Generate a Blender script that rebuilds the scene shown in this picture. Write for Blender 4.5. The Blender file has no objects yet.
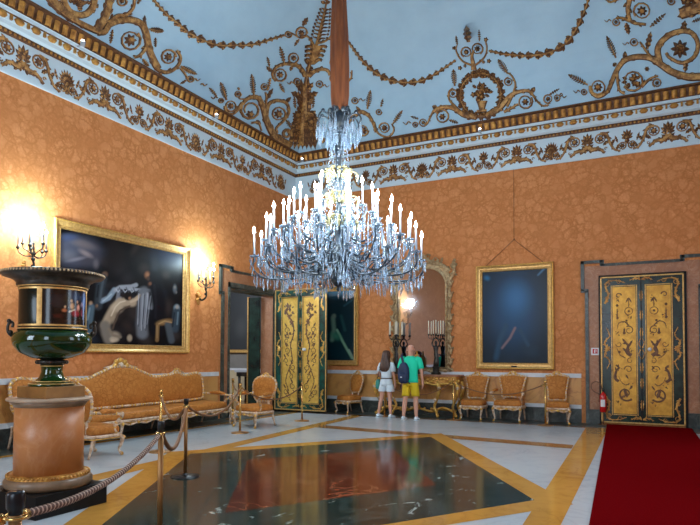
import bpy, math, random
import numpy as np
from mathutils import Vector, Matrix
random.seed(7)
SC = bpy.context.scene
COL = SC.collection
PI = math.pi
# ------------------------------------------------------------------ camera
F_PX, SY = 600.26, 75.06
CAM = Vector((9.672, -15.187, 1.55))
FW = Vector((-0.45679487, 0.88902147, 0.03129337))
RT = Vector((0.88950266, 0.45691593, 0.00358468))
UP = Vector((0.01111159, -0.029473, 0.99950381))
cd = bpy.data.cameras.new('camera')
cam = bpy.data.objects.new('camera', cd)
COL.objects.link(cam)
cd.sensor_width = 36.0
cd.lens = F_PX*36.0/700.0
cd.shift_y = SY/700.0
cd.clip_end = 200
M3 = Matrix((RT, UP, -FW)).transposed()
cam.matrix_world = Matrix.Translation(CAM) @ M3.to_4x4()
SC.camera = cam
# ------------------------------------------------------------------ world, exposure, daylight
w = bpy.data.worlds.new('world'); SC.world = w
w.use_nodes = True
bg = w.node_tree.nodes['Background']
bg.inputs[0].default_value = (0.55, 0.75, 1.0, 1)
bg.inputs[1].default_value = 1.2
SC.view_settings.view_transform = 'Standard'
SC.view_settings.look = 'None'
SC.view_settings.gamma = 1.0
SC.view_settings.use_curve_mapping = False
SC.view_settings.exposure = 0.0

def area(name, loc, rot, sx, sy, power, color):
    l = bpy.data.lights.new(name, 'AREA'); l.shape = 'RECTANGLE'
    l.size, l.size_y, l.energy, l.color = sx, sy, power, color
    o = bpy.data.objects.new(name, l); o.location = loc; o.rotation_euler = rot
    COL.objects.link(o); return o
def point(name, loc, power, color, r=0.1):
    l = bpy.data.lights.new(name, 'POINT'); l.energy, l.color, l.shadow_soft_size = power, color, r
    o = bpy.data.objects.new(name, l); o.location = loc
    COL.objects.link(o); return o
# daylight falling in through the windows of the front and right walls
DAY = (0.72, 0.86, 1.0)
area('window_daylight', (3.2, -16.55, 2.9), (PI/2, 0, 0), 1.7, 3.6, 190, DAY)
area('window_daylight', (8.3, -16.55, 2.9), (PI/2, 0, 0), 1.7, 3.6, 110, DAY)
area('window_daylight', (11.55, -4.0, 2.9), (PI/2, 0, PI/2), 1.7, 3.6, 70, DAY)
area('window_daylight', (11.55, -8.5, 2.9), (PI/2, 0, PI/2), 1.7, 3.6, 70, DAY)
CHX, CHY = 5.85, -8.1
for k in range(6):      # the light of the chandelier's electric candles
    a = k*PI/3
    point('chandelier_light', (CHX+1.0*math.cos(a), CHY+1.0*math.sin(a), 3.72), 92, (0.84, 0.92, 1.0), 0.22)

# ------------------------------------------------------------------ helpers
def lin(c):
    return tuple(((x/255.)/12.92 if x/255. <= .04045 else ((x/255.+.055)/1.055)**2.4) for x in c)
def tag(o, label, cat, group=None):
    o['label'] = label; o['category'] = cat
    if group: o['group'] = group
    return o
def empty(name, loc=(0, 0, 0), rz=0.0, label=None, cat=None, group=None):
    o = bpy.data.objects.new(name, None); COL.objects.link(o)
    o.location = loc; o.rotation_euler = (0, 0, rz); o.empty_display_size = .1
    if label: tag(o, label, cat, group)
    return o
def kids(o): return [c for c in bpy.data.objects if c.parent == o]
def copy_tree(o, parent=None):
    ch = kids(o)
    c = o.copy(); COL.objects.link(c)
    if parent: c.parent = parent
    for k in ch: copy_tree(k, c)
    return c

def catmull(pts, per=6):
    P = [Vector(p) for p in pts]
    if len(P) < 3:
        return [P[0].lerp(P[-1], i/per) for i in range(per+1)]
    out = []
    for i in range(len(P)-1):
        p0 = P[i-1] if i > 0 else P[0]*2-P[1]
        p1, p2 = P[i], P[i+1]
        p3 = P[i+2] if i+2 < len(P) else P[-1]*2-P[-2]
        for k in range(per):
            t = k/per
            out.append(.5*((2*p1)+(p2-p0)*t+(2*p0-5*p1+4*p2-p3)*t*t+(3*p1-p0-3*p2+p3)*t**3))
    out.append(P[-1]); return out

class MB:
    """collects faces and links them as one mesh object"""
    def __init__(s): s.v = []; s.f = []; s.m = []; s.s = []
    def add(s, vs, fs, mat=0, smooth=False):
        b = len(s.v); s.v += [tuple(x) for x in vs]
        for f in fs: s.f.append([b+i for i in f]); s.m.append(mat); s.s.append(smooth)
    def box(s, x0, x1, y0, y1, z0, z1, mat=0):
        s.add([(x0,y0,z0),(x1,y0,z0),(x1,y1,z0),(x0,y1,z0),(x0,y0,z1),(x1,y0,z1),(x1,y1,z1),(x0,y1,z1)],
              [(0,3,2,1),(4,5,6,7),(0,1,5,4),(1,2,6,5),(2,3,7,6),(3,0,4,7)], mat)
    def lathe(s, prof, n=24, c=(0,0,0), mat=0, smooth=True, ax='z', sx=1, sy=1):
        vs = []; fs = []
        for r, z in prof:
            for k in range(n):
                a = 2*PI*k/n; x, y = r*math.cos(a)*sx, r*math.sin(a)*sy
                if ax == 'z': p = (x, y, z)
                elif ax == 'y': p = (x, -z, y)
                else: p = (z, x, y)
                vs.append((c[0]+p[0], c[1]+p[1], c[2]+p[2]))
        m = len(prof)
        for i in range(m-1):
            for k in range(n):
                k2 = (k+1) % n
                fs.append((i*n+k, i*n+k2, (i+1)*n+k2, (i+1)*n+k))
        fs.append(tuple(range(n))[::-1]); fs.append(tuple((m-1)*n+k for k in range(n)))
        s.add(vs, fs, mat, smooth)
    def ball(s, c, r, n=10, m=6, mat=0, sc=(1,1,1)):
        prof = [(max(1e-4, r*math.sin(PI*i/m)), -r*math.cos(PI*i/m)*sc[2]) for i in range(m+1)]
        s.lathe(prof, n, c, mat, True, 'z', sc[0], sc[1])
    def tube(s, pts, r, n=8, mat=0, closed=False, flat=1.0, smooth=True, up=None):
        P = [Vector(p) for p in pts]; m = len(P)
        R = r if isinstance(r, (list, tuple)) else [r]*m
        vs = []; N = None
        for i in range(m):
            if closed: t = P[(i+1) % m]-P[i-1]
            else: t = P[min(i+1, m-1)]-P[max(i-1, 0)]
            t = t.normalized() if t.length > 1e-9 else Vector((0,0,1))
            if N is None:
                a = Vector(up) if up else (Vector((0,0,1)) if abs(t.z) < .9 else Vector((1,0,0)))
                N = (a-t*a.dot(t)).normalized()
            else:
                N = N-t*N.dot(t)
                N = N.normalized() if N.length > 1e-6 else t.orthogonal().normalized()
            Bn = t.cross(N)
            for k in range(n):
                a = 2*PI*k/n
                vs.append(P[i]+(N*math.cos(a)+Bn*math.sin(a)*flat)*R[i])
        fs = []
        for i in range(m if closed else m-1):
            j = (i+1) % m
            for k in range(n):
                k2 = (k+1) % n
                fs.append((i*n+k, i*n+k2, j*n+k2, j*n+k))
        if not closed:
            fs.append(tuple(range(n))[::-1]); fs.append(tuple((m-1)*n+k for k in range(n)))
        s.add(vs, fs, mat, smooth)
    def loft(s, rings, mat=0, smooth=True, cap=True):
        n = len(rings[0]); vs = [p for r in rings for p in r]; fs = []
        for i in range(len(rings)-1):
            for k in range(n):
                k2 = (k+1) % n
                fs.append((i*n+k, i*n+k2, (i+1)*n+k2, (i+1)*n+k))
        if cap:
            fs.append(tuple(range(n))[::-1]); fs.append(tuple((len(rings)-1)*n+k for k in range(n)))
        s.add(vs, fs, mat, smooth)
    def xf(s, M, start=0):
        for i in range(start, len(s.v)): s.v[i] = tuple(M @ Vector(s.v[i]))
    def build(s, name, mats, parent=None, bevel=0, kind=None, sub=0):
        me = bpy.data.meshes.new(name); me.from_pydata(s.v, [], s.f)
        if not isinstance(mats, (list, tuple)): mats = [mats]
        for m in mats: me.materials.append(m)
        me.polygons.foreach_set('material_index', s.m); me.polygons.foreach_set('use_smooth', s.s)
        me.update()
        o = bpy.data.objects.new(name, me); COL.objects.link(o)
        if parent: o.parent = parent
        if bevel:
            b = o.modifiers.new('bevel', 'BEVEL'); b.width = bevel; b.segments = 2; b.limit_method = 'ANGLE'
        if sub:
            b = o.modifiers.new('sub', 'SUBSURF'); b.levels = sub; b.render_levels = sub
        if kind: o['kind'] = kind
        return o

# ------------------------------------------------------------------ materials
def mat(name, col, rough=.5, metal=0.0, spec=.5, emit=None, es=0, trans=0, coat=0):
    m = bpy.data.materials.new(name); m.use_nodes = True
    b = m.node_tree.nodes['Principled BSDF']
    b.inputs['Base Color'].default_value = (*col, 1)
    b.inputs['Roughness'].default_value = rough; b.inputs['Metallic'].default_value = metal
    b.inputs['Specular IOR Level'].default_value = spec
    b.inputs['Transmission Weight'].default_value = trans; b.inputs['Coat Weight'].default_value = coat
    if emit: b.inputs['Emission Color'].default_value = (*emit, 1); b.inputs['Emission Strength'].default_value = es
    return m
def nt(m): return m.node_tree, m.node_tree.nodes['Principled BSDF']
def ramp(t, stops, interp='LINEAR'):
    r = t.nodes.new('ShaderNodeValToRGB'); e = r.color_ramp.elements; r.color_ramp.interpolation = interp
    while len(e) < len(stops): e.new(.5)
    for i, (p, c) in enumerate(stops): e[i].position = p; e[i].color = (*c, 1)
    return r
def coords(t, scale=(1,1,1)):
    tc = t.nodes.new('ShaderNodeTexCoord'); mp = t.nodes.new('ShaderNodeMapping')
    mp.inputs['Scale'].default_value = scale
    t.links.new(tc.outputs['Object'], mp.inputs['Vector']); return mp.outputs[0]
def noise(t, vec, scale, detail=4, rough=.55, dist=0):
    n = t.nodes.new('ShaderNodeTexNoise'); n.inputs['Scale'].default_value = scale
    n.inputs['Detail'].default_value = detail; n.inputs['Roughness'].default_value = rough
    n.inputs['Distortion'].default_value = dist
    t.links.new(vec, n.inputs['Vector']); return n
def bump(t, b, height, strength=.3, dist=.02):
    bp = t.nodes.new('ShaderNodeBump'); bp.inputs['Strength'].default_value = strength
    bp.inputs['Distance'].default_value = dist
    t.links.new(height, bp.inputs['Height']); t.links.new(bp.outputs[0], b.inputs['Normal'])
def noisy(name, stops, scale=5, rough=.5, metal=0, detail=5, dist=0, bmp=0, vscale=(1,1,1), spec=.5, coat=0, bdist=.01):
    m = mat(name, stops[0][1], rough, metal, spec, coat=coat); t, b = nt(m)
    n = noise(t, coords(t, vscale), scale, detail, .6, dist)
    r = ramp(t, stops); t.links.new(n.outputs[0], r.inputs[0]); t.links.new(r.outputs[0], b.inputs['Base Color'])
    if bmp: bump(t, b, n.outputs[0], bmp, bdist)
    return m
def damask(name, dark, mid, light, cell=4.6, rough=.6, spec=.12):
    m = mat(name, mid, rough, 0, spec); t, b = nt(m); L = t.links.new
    v = coords(t)
    n1 = noise(t, v, cell*1.3, 3, .6)
    mix = t.nodes.new('ShaderNodeMixRGB'); mix.blend_type = 'LINEAR_LIGHT'; mix.inputs[0].default_value = .30/cell
    L(v, mix.inputs[1]); L(n1.outputs['Color'], mix.inputs[2])
    out = []
    for sc, st in ((cell, [(0, (0,0,0)), (.10, (.55,.55,.55)), (.28, (1,1,1)), (.5, (.75,.75,.75))]), (cell*2.6, [(0, (0,0,0)), (.22, (1,1,1))])):
        vo = t.nodes.new('ShaderNodeTexVoronoi'); vo.feature = 'DISTANCE_TO_EDGE'; vo.inputs['Scale'].default_value = sc
        L(mix.outputs[0], vo.inputs['Vector']); r = ramp(t, st); L(vo.outputs[0], r.inputs[0]); out.append(r)
    vc = t.nodes.new('ShaderNodeTexVoronoi'); vc.inputs['Scale'].default_value = cell; L(mix.outputs[0], vc.inputs['Vector'])
    mu = t.nodes.new('ShaderNodeMixRGB'); mu.blend_type = 'MIX'; mu.inputs[0].default_value = .38; L(out[0].outputs[0], mu.inputs[1]); L(out[1].outputs[0], mu.inputs[2])
    n2 = noise(t, v, cell*.35, 3, .6); mk = ramp(t, [(.38, (.25,.25,.25)), (.62, (1,1,1))]); L(n2.outputs[0], mk.inputs[0])
    sb = t.nodes.new('ShaderNodeMixRGB'); L(mk.outputs[0], sb.inputs[0]); sb.inputs[1].default_value = (.5,.5,.5,1); L(mu.outputs[0], sb.inputs[2])
    sc2 = t.nodes.new('ShaderNodeSeparateColor'); L(vc.outputs['Color'], sc2.inputs[0])
    ad = t.nodes.new('ShaderNodeMixRGB'); ad.blend_type = 'OVERLAY'; ad.inputs[0].default_value = .35; L(sb.outputs[0], ad.inputs[1]); L(sc2.outputs[0], ad.inputs[2])
    r3 = ramp(t, [(.08, dark), (.5, mid), (.95, light)]); L(ad.outputs[0], r3.inputs[0]); L(r3.outputs[0], b.inputs['Base Color'])
    return m
def marble(name, base, vein, dark, scale=1.5, rough=.12, width=.03, coat=0):
    m = mat(name, base, rough, 0, .5, coat=coat); t, b = nt(m); L = t.links.new
    v = coords(t)
    n = noise(t, v, scale, 6, .6, 1.2)
    s = t.nodes.new('ShaderNodeMath'); s.operation = 'SUBTRACT'; s.inputs[1].default_value = .5
    a = t.nodes.new('ShaderNodeMath'); a.operation = 'ABSOLUTE'
    L(n.outputs[0], s.inputs[0]); L(s.outputs[0], a.inputs[0])
    r = ramp(t, [(0, vein), (width, tuple(.6*x+.4*y for x, y in zip(base, vein))), (width*3, base)])
    L(a.outputs[0], r.inputs[0])
    n2 = noise(t, v, scale*.6, 5, .65, .4); r2 = ramp(t, [(.35, (0,0,0)), (.7, (1,1,1))]); L(n2.outputs[0], r2.inputs[0])
    mm = t.nodes.new('ShaderNodeMixRGB'); L(r2.outputs[0], mm.inputs[0]); L(r.outputs[0], mm.inputs[1]); mm.inputs[2].default_value = (*dark, 1)
    L(mm.outputs[0], b.inputs['Base Color'])
    return m
M = {}
M['wall'] = damask('orange_damask', (.46,.165,.050), (.56,.21,.070), (.68,.285,.110), 5.2)
M['blue'] = noisy('pale_blue_plaster', [(.3, (.40,.59,.72)), (.7, (.47,.67,.79))], 1.3, .75)
M['bluetrim'] = mat('pale_blue_trim', (.60,.72,.78), .6)
M['gold'] = noisy('old_gold', [(.3, (.22,.085,.016)), (.55, (.50,.23,.045)), (.75, (.78,.45,.10))], 9, .42, .45, bmp=.3)
M['goldlt'] = noisy('bright_gold', [(.3, (.48,.24,.04)), (.7, (.85,.50,.12))], 12, .35, .6, bmp=.2)
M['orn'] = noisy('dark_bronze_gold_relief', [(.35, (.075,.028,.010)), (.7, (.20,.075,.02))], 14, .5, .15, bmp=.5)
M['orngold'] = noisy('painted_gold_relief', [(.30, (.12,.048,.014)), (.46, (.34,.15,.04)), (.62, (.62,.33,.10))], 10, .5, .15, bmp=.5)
M['frame'] = noisy('gilt_frame', [(.3, (.42,.22,.06)), (.7, (.70,.43,.14))], 20, .4, .45, bmp=.15)
M['palegold'] = noisy('pale_carved_gold', [(.3, (.24,.13,.05)), (.7, (.66,.50,.28))], 14, .45, .35, bmp=.3)
M['white'] = noisy('cream_paint', [(.35, (.38,.20,.09)), (.6, (.68,.52,.38))], 16, .5)
M['whiterail'] = noisy('grey_white_marble', [(.3, (.50,.52,.54)), (.7, (.66,.68,.70))], 4, .3)
M['ochre'] = marble('ochre_marble', (.56,.26,.065), (.36,.13,.035), (.62,.32,.10), 1.6, .4, .02)
M['darkmarble'] = marble('dark_green_marble', (.035,.045,.04), (.12,.14,.12), (.02,.025,.022), 3, .35)
M['green'] = marble('green_floor_marble', (.016,.026,.021), (.05,.07,.06), (.030,.044,.036), 1.1, .12, .02)
t_, b_ = nt(M['green']); old = b_.inputs['Base Color'].links[0].from_socket
nn = noise(t_, coords(t_, (1, .55, 1)), 3.2, 5, .7, 1.2); rr = ramp(t_, [(.615, (0,0,0)), (.67, (1,1,1))]); t_.links.new(nn.outputs[0], rr.inputs[0])
mx = t_.nodes.new('ShaderNodeMixRGB'); t_.links.new(rr.outputs[0], mx.inputs[0]); t_.links.new(old, mx.inputs[1]); mx.inputs[2].default_value = (.38,.42,.38,1); t_.links.new(mx.outputs[0], b_.inputs['Base Color'])
M['redbrown'] = marble('red_brown_floor_marble', (.13,.026,.010), (.30,.11,.05), (.07,.014,.007), 1.2, .11, .012)
M['whitefloor'] = marble('white_floor_marble', (.46,.49,.51), (.38,.41,.43), (.50,.55,.58), .9, .2, .012)
M['giallo'] = marble('yellow_floor_marble', (.50,.235,.035), (.36,.15,.02), (.60,.30,.06), 1.5, .12, .02)
M['brown'] = marble('brown_floor_marble', (.27,.12,.035), (.2,.08,.02), (.32,.15,.05), 2, .15)
M['portal'] = marble('red_portal_marble', (.38,.155,.065), (.48,.25,.14), (.28,.11,.05), 5, .45, .03)
M['lacquer'] = noisy('dark_green_lacquer', [(.4, (.010,.016,.013)), (.7, (.02,.05,.035))], 3, .22)
M['lacgreen'] = noisy('green_lacquer', [(.42, (.008,.018,.014)), (.60, (.006,.085,.062))], 3, .3)
M['panelgold'] = noisy('gold_leaf_panel', [(.3, (.62,.34,.055)), (.65, (.86,.55,.12))], 7, .38, .35, bmp=.15)
M['panelgoldd'] = noisy('old_gold_leaf_panel', [(.3, (.46,.20,.022)), (.65, (.72,.38,.05))], 7, .38, .35, bmp=.15)
M['inkbrown'] = noisy('dark_brown_paint', [(.4, (.10,.035,.012)), (.7, (.20,.08,.025))], 20, .5)
M['black'] = mat('black_paint', (.005,.005,.005), .45, 0, .2)
M['blackmetal'] = mat('black_metal', (.012,.013,.016), .3, .4)
M['brass'] = mat('brass', (.62,.38,.12), .25, .9)
M['brassold'] = mat('aged_brass', (.33,.17,.06), .35, .6)
M['fabric'] = damask('orange_silk', (.31,.105,.020), (.45,.165,.034), (.54,.225,.056), 11, .5)
M['velvet'] = noisy('brown_velvet', [(.3, (.11,.03,.009)), (.55, (.21,.062,.016)), (.8, (.31,.10,.028))], 3, .7, vscale=(6,6,.7))
M['redcarpet'] = noisy('red_carpet', [(.35, (.115,.0015,.003)), (.65, (.15,.003,.004))], 60, 1.0, bmp=.4, spec=0.0)
M['crystal'] = mat('crystal', (.66,.83,.97), .05, 0, .8, trans=.78)
M['candle'] = mat('candle_tube', (.60,.68,.76), .4, 0, .3)
M['bulb'] = mat('lit_bulb', (1,1,1), .3, emit=(.80,.91,1), es=60)
M['bulbw'] = mat('lit_sconce_bulb', (1,1,1), .3, emit=(.93,1,.90), es=60)
M['wax'] = mat('cream_wax', (.82,.78,.62), .5)
M['bronze'] = noisy('dark_bronze', [(.4, (.02,.018,.015)), (.7, (.06,.05,.04))], 10, .35, .6)
M['chbronze'] = noisy('chandelier_bronze', [(.4, (.02,.035,.055)), (.7, (.13,.15,.15))], 14, .35, .5)
M['mirror'] = mat('mirror_glass', (.42,.46,.56), .04, 1.0)
M['pedtop'] = noisy('pale_brown_marble', [(.3, (.34,.23,.15)), (.7, (.50,.37,.26))], 6, .35)
M['urngreen'] = noisy('green_porcelain', [(.4, (.004,.022,.005)), (.7, (.008,.055,.008))], 3, .1, coat=.4)
M['urnblack'] = mat('dark_green_enamel', (.006,.010,.007), .2, 0, .3)
M['pewter'] = noisy('dark_metal_rim', [(.4, (.035,.03,.024)), (.7, (.10,.085,.07))], 9, .35, .6)
M['orangemarble'] = marble('orange_pedestal_marble', (.50,.20,.065), (.56,.26,.11), (.38,.12,.03), 2.2, .4, .02)
M['pedbrown'] = noisy('brown_stone', [(.3, (.12,.075,.04)), (.7, (.27,.17,.10))], 6, .4)
M['basegold'] = noisy('dull_gold_block', [(.3, (.17,.075,.018)), (.7, (.32,.15,.035))], 5, .45, .2)
M['rope1'] = mat('brown_cord', (.10,.04,.022), .7)
M['rope2'] = mat('pale_cord', (.52,.36,.27), .7)
M['ropeb'] = mat('tan_brown_rope', (.20,.085,.03), .6)
M['skin'] = mat('skin', (.62,.31,.21), .5)
M['hairb'] = noisy('brown_hair', [(.35, (.03,.014,.008)), (.7, (.12,.05,.028))], 30, .5, vscale=(1,1,.25))
M['tee'] = mat('turquoise_green_cotton', (.008,.64,.38), .8)
M['shorts'] = mat('yellow_cotton', (.62,.43,.008), .8)
M['whitecloth'] = mat('white_cotton', (.66,.74,.80), .8)
M['shoe'] = mat('white_leather', (.62,.70,.74), .5)
M['navy'] = noisy('navy_nylon', [(.4, (.004,.012,.045)), (.7, (.008,.025,.09))], 6, .6)
M['belt'] = mat('dark_brown_leather', (.05,.02,.012), .5)
M['bag'] = mat('teal_bag_cloth', (.05,.30,.25), .7)
M['red'] = mat('red_enamel', (.50,.008,.008), .25)
M['signw'] = mat('white_plastic', (.7,.7,.7), .5)
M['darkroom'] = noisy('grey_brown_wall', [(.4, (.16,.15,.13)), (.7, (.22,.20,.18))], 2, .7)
M['cream'] = noisy('cream_dado', [(.4, (.45,.36,.22)), (.7, (.52,.42,.27))], 3, .6)
M['spot'] = mat('lit_spot', (1,1,1), .3, emit=(.85,.93,1), es=12)
M['grey'] = mat('grey_paint', (.35,.37,.40), .5)
M['glass'] = mat('window_glass', (.9,.95,1), .02, trans=1)

# ------------------------------------------------------------------ ornament drawn on a surface
class Orn:
    fat = 1.28
    """low relief drawn on a surface; fn(x, y, h) gives the place on that surface"""
    def __init__(s, fn, h=.03, mat=0): s.fn = fn; s.h = h; s.mb = MB(); s.mat = mat
    def strip(s, pts, w, w2=None, per=5, h=None):
        if w2 is None: w2 = w*.35
        w *= s.fat; w2 *= s.fat
        h = h or s.h
        P = catmull([(p[0], p[1], 0) for p in pts], per); n = len(P); vs = []; fs = []
        for i, p in enumerate(P):
            t = P[min(i+1, n-1)]-P[max(i-1, 0)]
            nn = Vector((-t.y, t.x, 0)); nn = nn.normalized() if nn.length > 1e-9 else Vector((0,1,0))
            u = i/(n-1); ww = (w+(w2-w)*u)*.5
            a = p-nn*ww; b = p+nn*ww
            vs += [s.fn(a.x, a.y, 0), s.fn((a.x*.72+p.x*.28), (a.y*.72+p.y*.28), h*.8), s.fn(p.x, p.y, h*1.1), s.fn((b.x*.72+p.x*.28), (b.y*.72+p.y*.28), h*.8), s.fn(b.x, b.y, 0)]
            if i:
                for k in range(4): fs.append(((i-1)*5+k, i*5+k, i*5+k+1, (i-1)*5+k+1))
        o_ = len(s.mb.m); s.mb.add(vs, fs, s.mat, False)
        for q in range(o_, len(s.mb.m)):
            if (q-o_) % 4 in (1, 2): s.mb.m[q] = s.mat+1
    def spiral(s, cx, cy, r, a0, turns=1.2, d=1, w=1.5, k=.45):
        n = max(8, int(turns*11)); pts = []
        for i in range(n+1):
            u = i/n; a = a0+d*turns*2*PI*u; rr = r*(1-(1-k)*u)
            pts.append((cx+rr*math.cos(a), cy+rr*math.sin(a)))
        s.strip(pts, w, w*.5, 1)
    def rosette(s, cx, cy, r, n=6, a0=0.0, h=None):
        h = h or s.h; vs = [s.fn(cx, cy, h*.9)]; m = n*4
        for k in range(m):
            a = a0+2*PI*k/m; q = .86+.22*math.cos(a*n-a0*n)
            vs.append(s.fn(cx+r*.45*math.cos(a), cy+r*.45*math.sin(a), h*(1.5 if k % 4 in (0, 3, 1) else .9)))
            vs.append(s.fn(cx+r*q*math.cos(a), cy+r*q*math.sin(a), 0))
        fs = []
        for k in range(m):
            a, b = 1+2*k, 1+2*((k+1) % m)
            fs.append((0, a, b)); fs.append((a, a+1, b+1, b))
        o_ = len(s.mb.m); s.mb.add(vs, fs, s.mat, False)
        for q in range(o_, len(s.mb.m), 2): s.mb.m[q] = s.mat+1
    def leaf(s, x0, y0, x1, y1, w, lobes=0, h=None):
        h = h or s.h; w *= 1+(s.fat-1)*.8
        dx, dy = x1-x0, y1-y0; L = math.hypot(dx, dy) or 1e-6; tx, ty = dx/L, dy/L; nx, ny = -ty, tx
        n = 4+lobes*2; vs = []; fs = []
        for i in range(n+1):
            u = i/n; ww = w*.5*(math.sin(PI*min(1, u*.9+.1))**.8)*(1 if (not lobes or i % 2 == 0) else .62)
            if i == n: ww = 0.001*w
            p = (x0+dx*u, y0+dy*u)
            vs += [s.fn(p[0]-nx*ww, p[1]-ny*ww, 0), s.fn(p[0], p[1], h*(1 if i < n else .1)), s.fn(p[0]+nx*ww, p[1]+ny*ww, 0)]
            if i: 
                for k in range(2): fs.append(((i-1)*3+k, i*3+k, i*3+k+1, (i-1)*3+k+1))
        o_ = len(s.mb.m); s.mb.add(vs, fs, s.mat, False)
        for q in range(o_, len(s.mb.m)):
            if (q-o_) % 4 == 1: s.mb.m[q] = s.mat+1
    def frond(s, x0, y0, x1, y1, w, n=7):
        dx, dy = x1-x0, y1-y0; L = math.hypot(dx, dy); tx, ty = dx/L, dy/L; nx, ny = -ty, tx
        s.strip([(x0, y0), (x1, y1)], w*.22, w*.08, 4)
        for i in range(n):
            u = .15+.8*i/n; ww = w*.55*(1-.55*abs(u-.45)/.55); px, py = x0+dx*u, y0+dy*u
            for sd in (-1, 1):
                s.leaf(px, py, px+nx*sd*ww+tx*ww*.75, py+ny*sd*ww+ty*ww*.75, L/n*.42)
        s.leaf(x0+dx*.85, y0+dy*.85, x1+dx*.06, y1+dy*.06, w*.3)
    def vine(s, pts, w, w2=None, barbs=6, bl=1.3, seed=0):
        s.strip(pts, w, w2)
        if w2 is None: w2 = w*.35
        P = catmull([(p[0], p[1], 0) for p in pts], 6); n = len(P)
        for k in range(barbs):
            i = int((k+.6)/barbs*(n-2)); p = P[i]; t = (P[i+1]-P[i]).normalized(); u = i/n
            ww = w+(w2-w)*u; sd = 1 if (k+seed) % 2 else -1; nn = Vector((-t.y, t.x, 0))*sd
            e = p+nn*ww*bl*.9+t*ww*bl*1.1
            s.leaf(p.x, p.y, e.x, e.y, ww*.7)
    def cluster(s, cx, cy, rx, ry, n, r, seed=1):
        g = random.Random(seed)
        for k in range(n):
            a = g.uniform(0, 2*PI); q = math.sqrt(g.random())
            x, y = cx+rx*q*math.cos(a), cy+ry*q*math.sin(a)
            if k % 2: s.rosette(x, y, r*g.uniform(.7, 1.1), 5, a)
            else: s.leaf(x, y, x+r*1.6*math.cos(a), y+r*1.6*math.sin(a), r, 1)

# ------------------------------------------------------------------ room shell
RX, RY, ZF0, ZF1, ZC0 = 11.6, -16.8, 6.31, 6.93, 7.50
OFF, CR = 0.30, 3.0
ZT = ZC0+CR
mb = MB()
# floor and inlay in one mesh; bands are thin slabs of stone let into the white marble
def quad(p, z, m): mb.add([(x, y, z) for x, y in p], [tuple(range(len(p)))], m)
mb.box(-.45, RX+.45, RY-.45, .45, -.2, 0.0, 0)
for q_, v_ in (('green', .13), ('redbrown', .14), ('whitefloor', .18), ('giallo', .16), ('brown', .2)): nt(M[q_])[1].inputs['Specular IOR Level'].default_value = v_
FM = [M['whitefloor'], M['giallo'], M['green'], M['redbrown'], M['brown'], M['darkmarble']]
quad([(.0, RY), (.70, RY), (.70, -.95), (.0, -.95)], .0015, 5)             # dark border by the left wall
quad([(0, -.95), (RX, -.80), (RX, 0), (0, 0)], .0015, 5)
quad([(.70, RY), (.86, RY), (.86, -1.05), (.70, -1.05)], .002, 1)
quad([(.70, -1.10), (RX, -1.0), (RX, -.84), (.70, -.95)], .002, 4)
def lx(y): return 2.48-(y+.8)*.073     # left band runs very slightly askew
quad([(lx(-16), -16), (lx(-16)+.34, -16), (lx(-.9)+.3, -.95), (lx(-.9), -.95)], .002, 1)
def rx_(y): return 8.24-(y+1.2)*.036
quad([(rx_(-16), -16), (8.99, -16), (8.68, -1.0), (rx_(-1), -1.0)], .0025, 1)
quad([(2.7, -3.82), (8.35, -4.38), (8.32, -3.92), (2.65, -3.36)], .0022, 4)
quad([(2.9, -12.9), (8.8, -12.9), (8.8, -12.45), (2.9, -12.45)], .0022, 4)
dc = (5.76, -8.3)
def dia(hw, hh, z, m, c=dc): quad([(c[0]-hw, c[1]+.25), (c[0], c[1]-hh), (c[0]+hw, c[1]-.1), (c[0], c[1]+hh)], z, m)
quad([(3.08-.44, -7.86), (5.75, -12.9-.1), (8.42+.44, -8.45), (5.75, -4.12+.62)], .003, 1)
quad([(3.08, -7.86), (5.85, -12.5), (8.46, -8.45), (5.75, -4.12)], .0035, 2)
quad([(4.20, -7.85), (5.85, -10.45), (7.28, -8.22), (5.68, -5.85)], .004, 3)
floor = mb.build('floor', FM, kind='structure')
mb = MB()
mb.add([(OFF+CR, -(OFF+CR), ZT), (RX-OFF-CR, -(OFF+CR), ZT), (RX-OFF-CR, RY+OFF+CR, ZT), (OFF+CR, RY+OFF+CR, ZT)], [(0,3,2,1)])
mb.box(OFF, RX-OFF, RY+OFF, -OFF, ZT+.05, ZT+.2)
NC = 20
rings = []
for i in range(NC+1):
    t = PI/2*i/NC; o = OFF+CR*(1-math.cos(t)); z = ZC0+CR*math.sin(t)
    rings.append([(o, -o, z), (RX-o, -o, z), (RX-o, RY+o, z), (o, RY+o, z)])
for i in range(NC):
    for k in range(4):
        k2 = (k+1) % 4
        mb.add([rings[i][k], rings[i][k2], rings[i+1][k2], rings[i+1][k]], [(0,3,2,1)], 0, True)
ceiling = mb.build('ceiling', M['blue'], kind='structure')

def wall_box(mb, x0, x1, y0, y1, z0=0, z1=ZC0, m=0): mb.box(x0, x1, y0, y1, z0, z1, m)
mb = MB(); wall_box(mb, -.4, RX+.4, 0, .4); mb.build('wall_back', M['wall'], kind='structure')
D0, D1, DH = -3.09, -1.13, 3.30
mb = MB()
wall_box(mb, -.4, 0, D1, 0); wall_box(mb, -.4, 0, RY, D0); wall_box(mb, -.4, 0, D0, D1, DH, ZC0)
mb.build('wall_left', M['wall'], kind='structure')
def win_wall(name, spans, horiz):
    mb = MB(); prev = (RY if horiz else 0); end = (0 if horiz else RX)
    def bx(a, b, z0, z1):
        if horiz: mb.box(RX, RX+.4, a, b, z0, z1)
        else: mb.box(a, b, RY-.4, RY, z0, z1)
    for a, b in spans:
        bx(prev, a, 0, ZC0); bx(a, b, 0, 1.0); bx(a, b, 4.8, ZC0); prev = b
    bx(prev, end, 0, ZC0)
    return mb.build(name, M['wall'], kind='structure')
win_wall('wall_right', [(-9.4, -7.6), (-4.9, -3.1)], True)
win_wall('wall_front', [(2.3, 4.1), (7.4, 9.2)], False)
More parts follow.
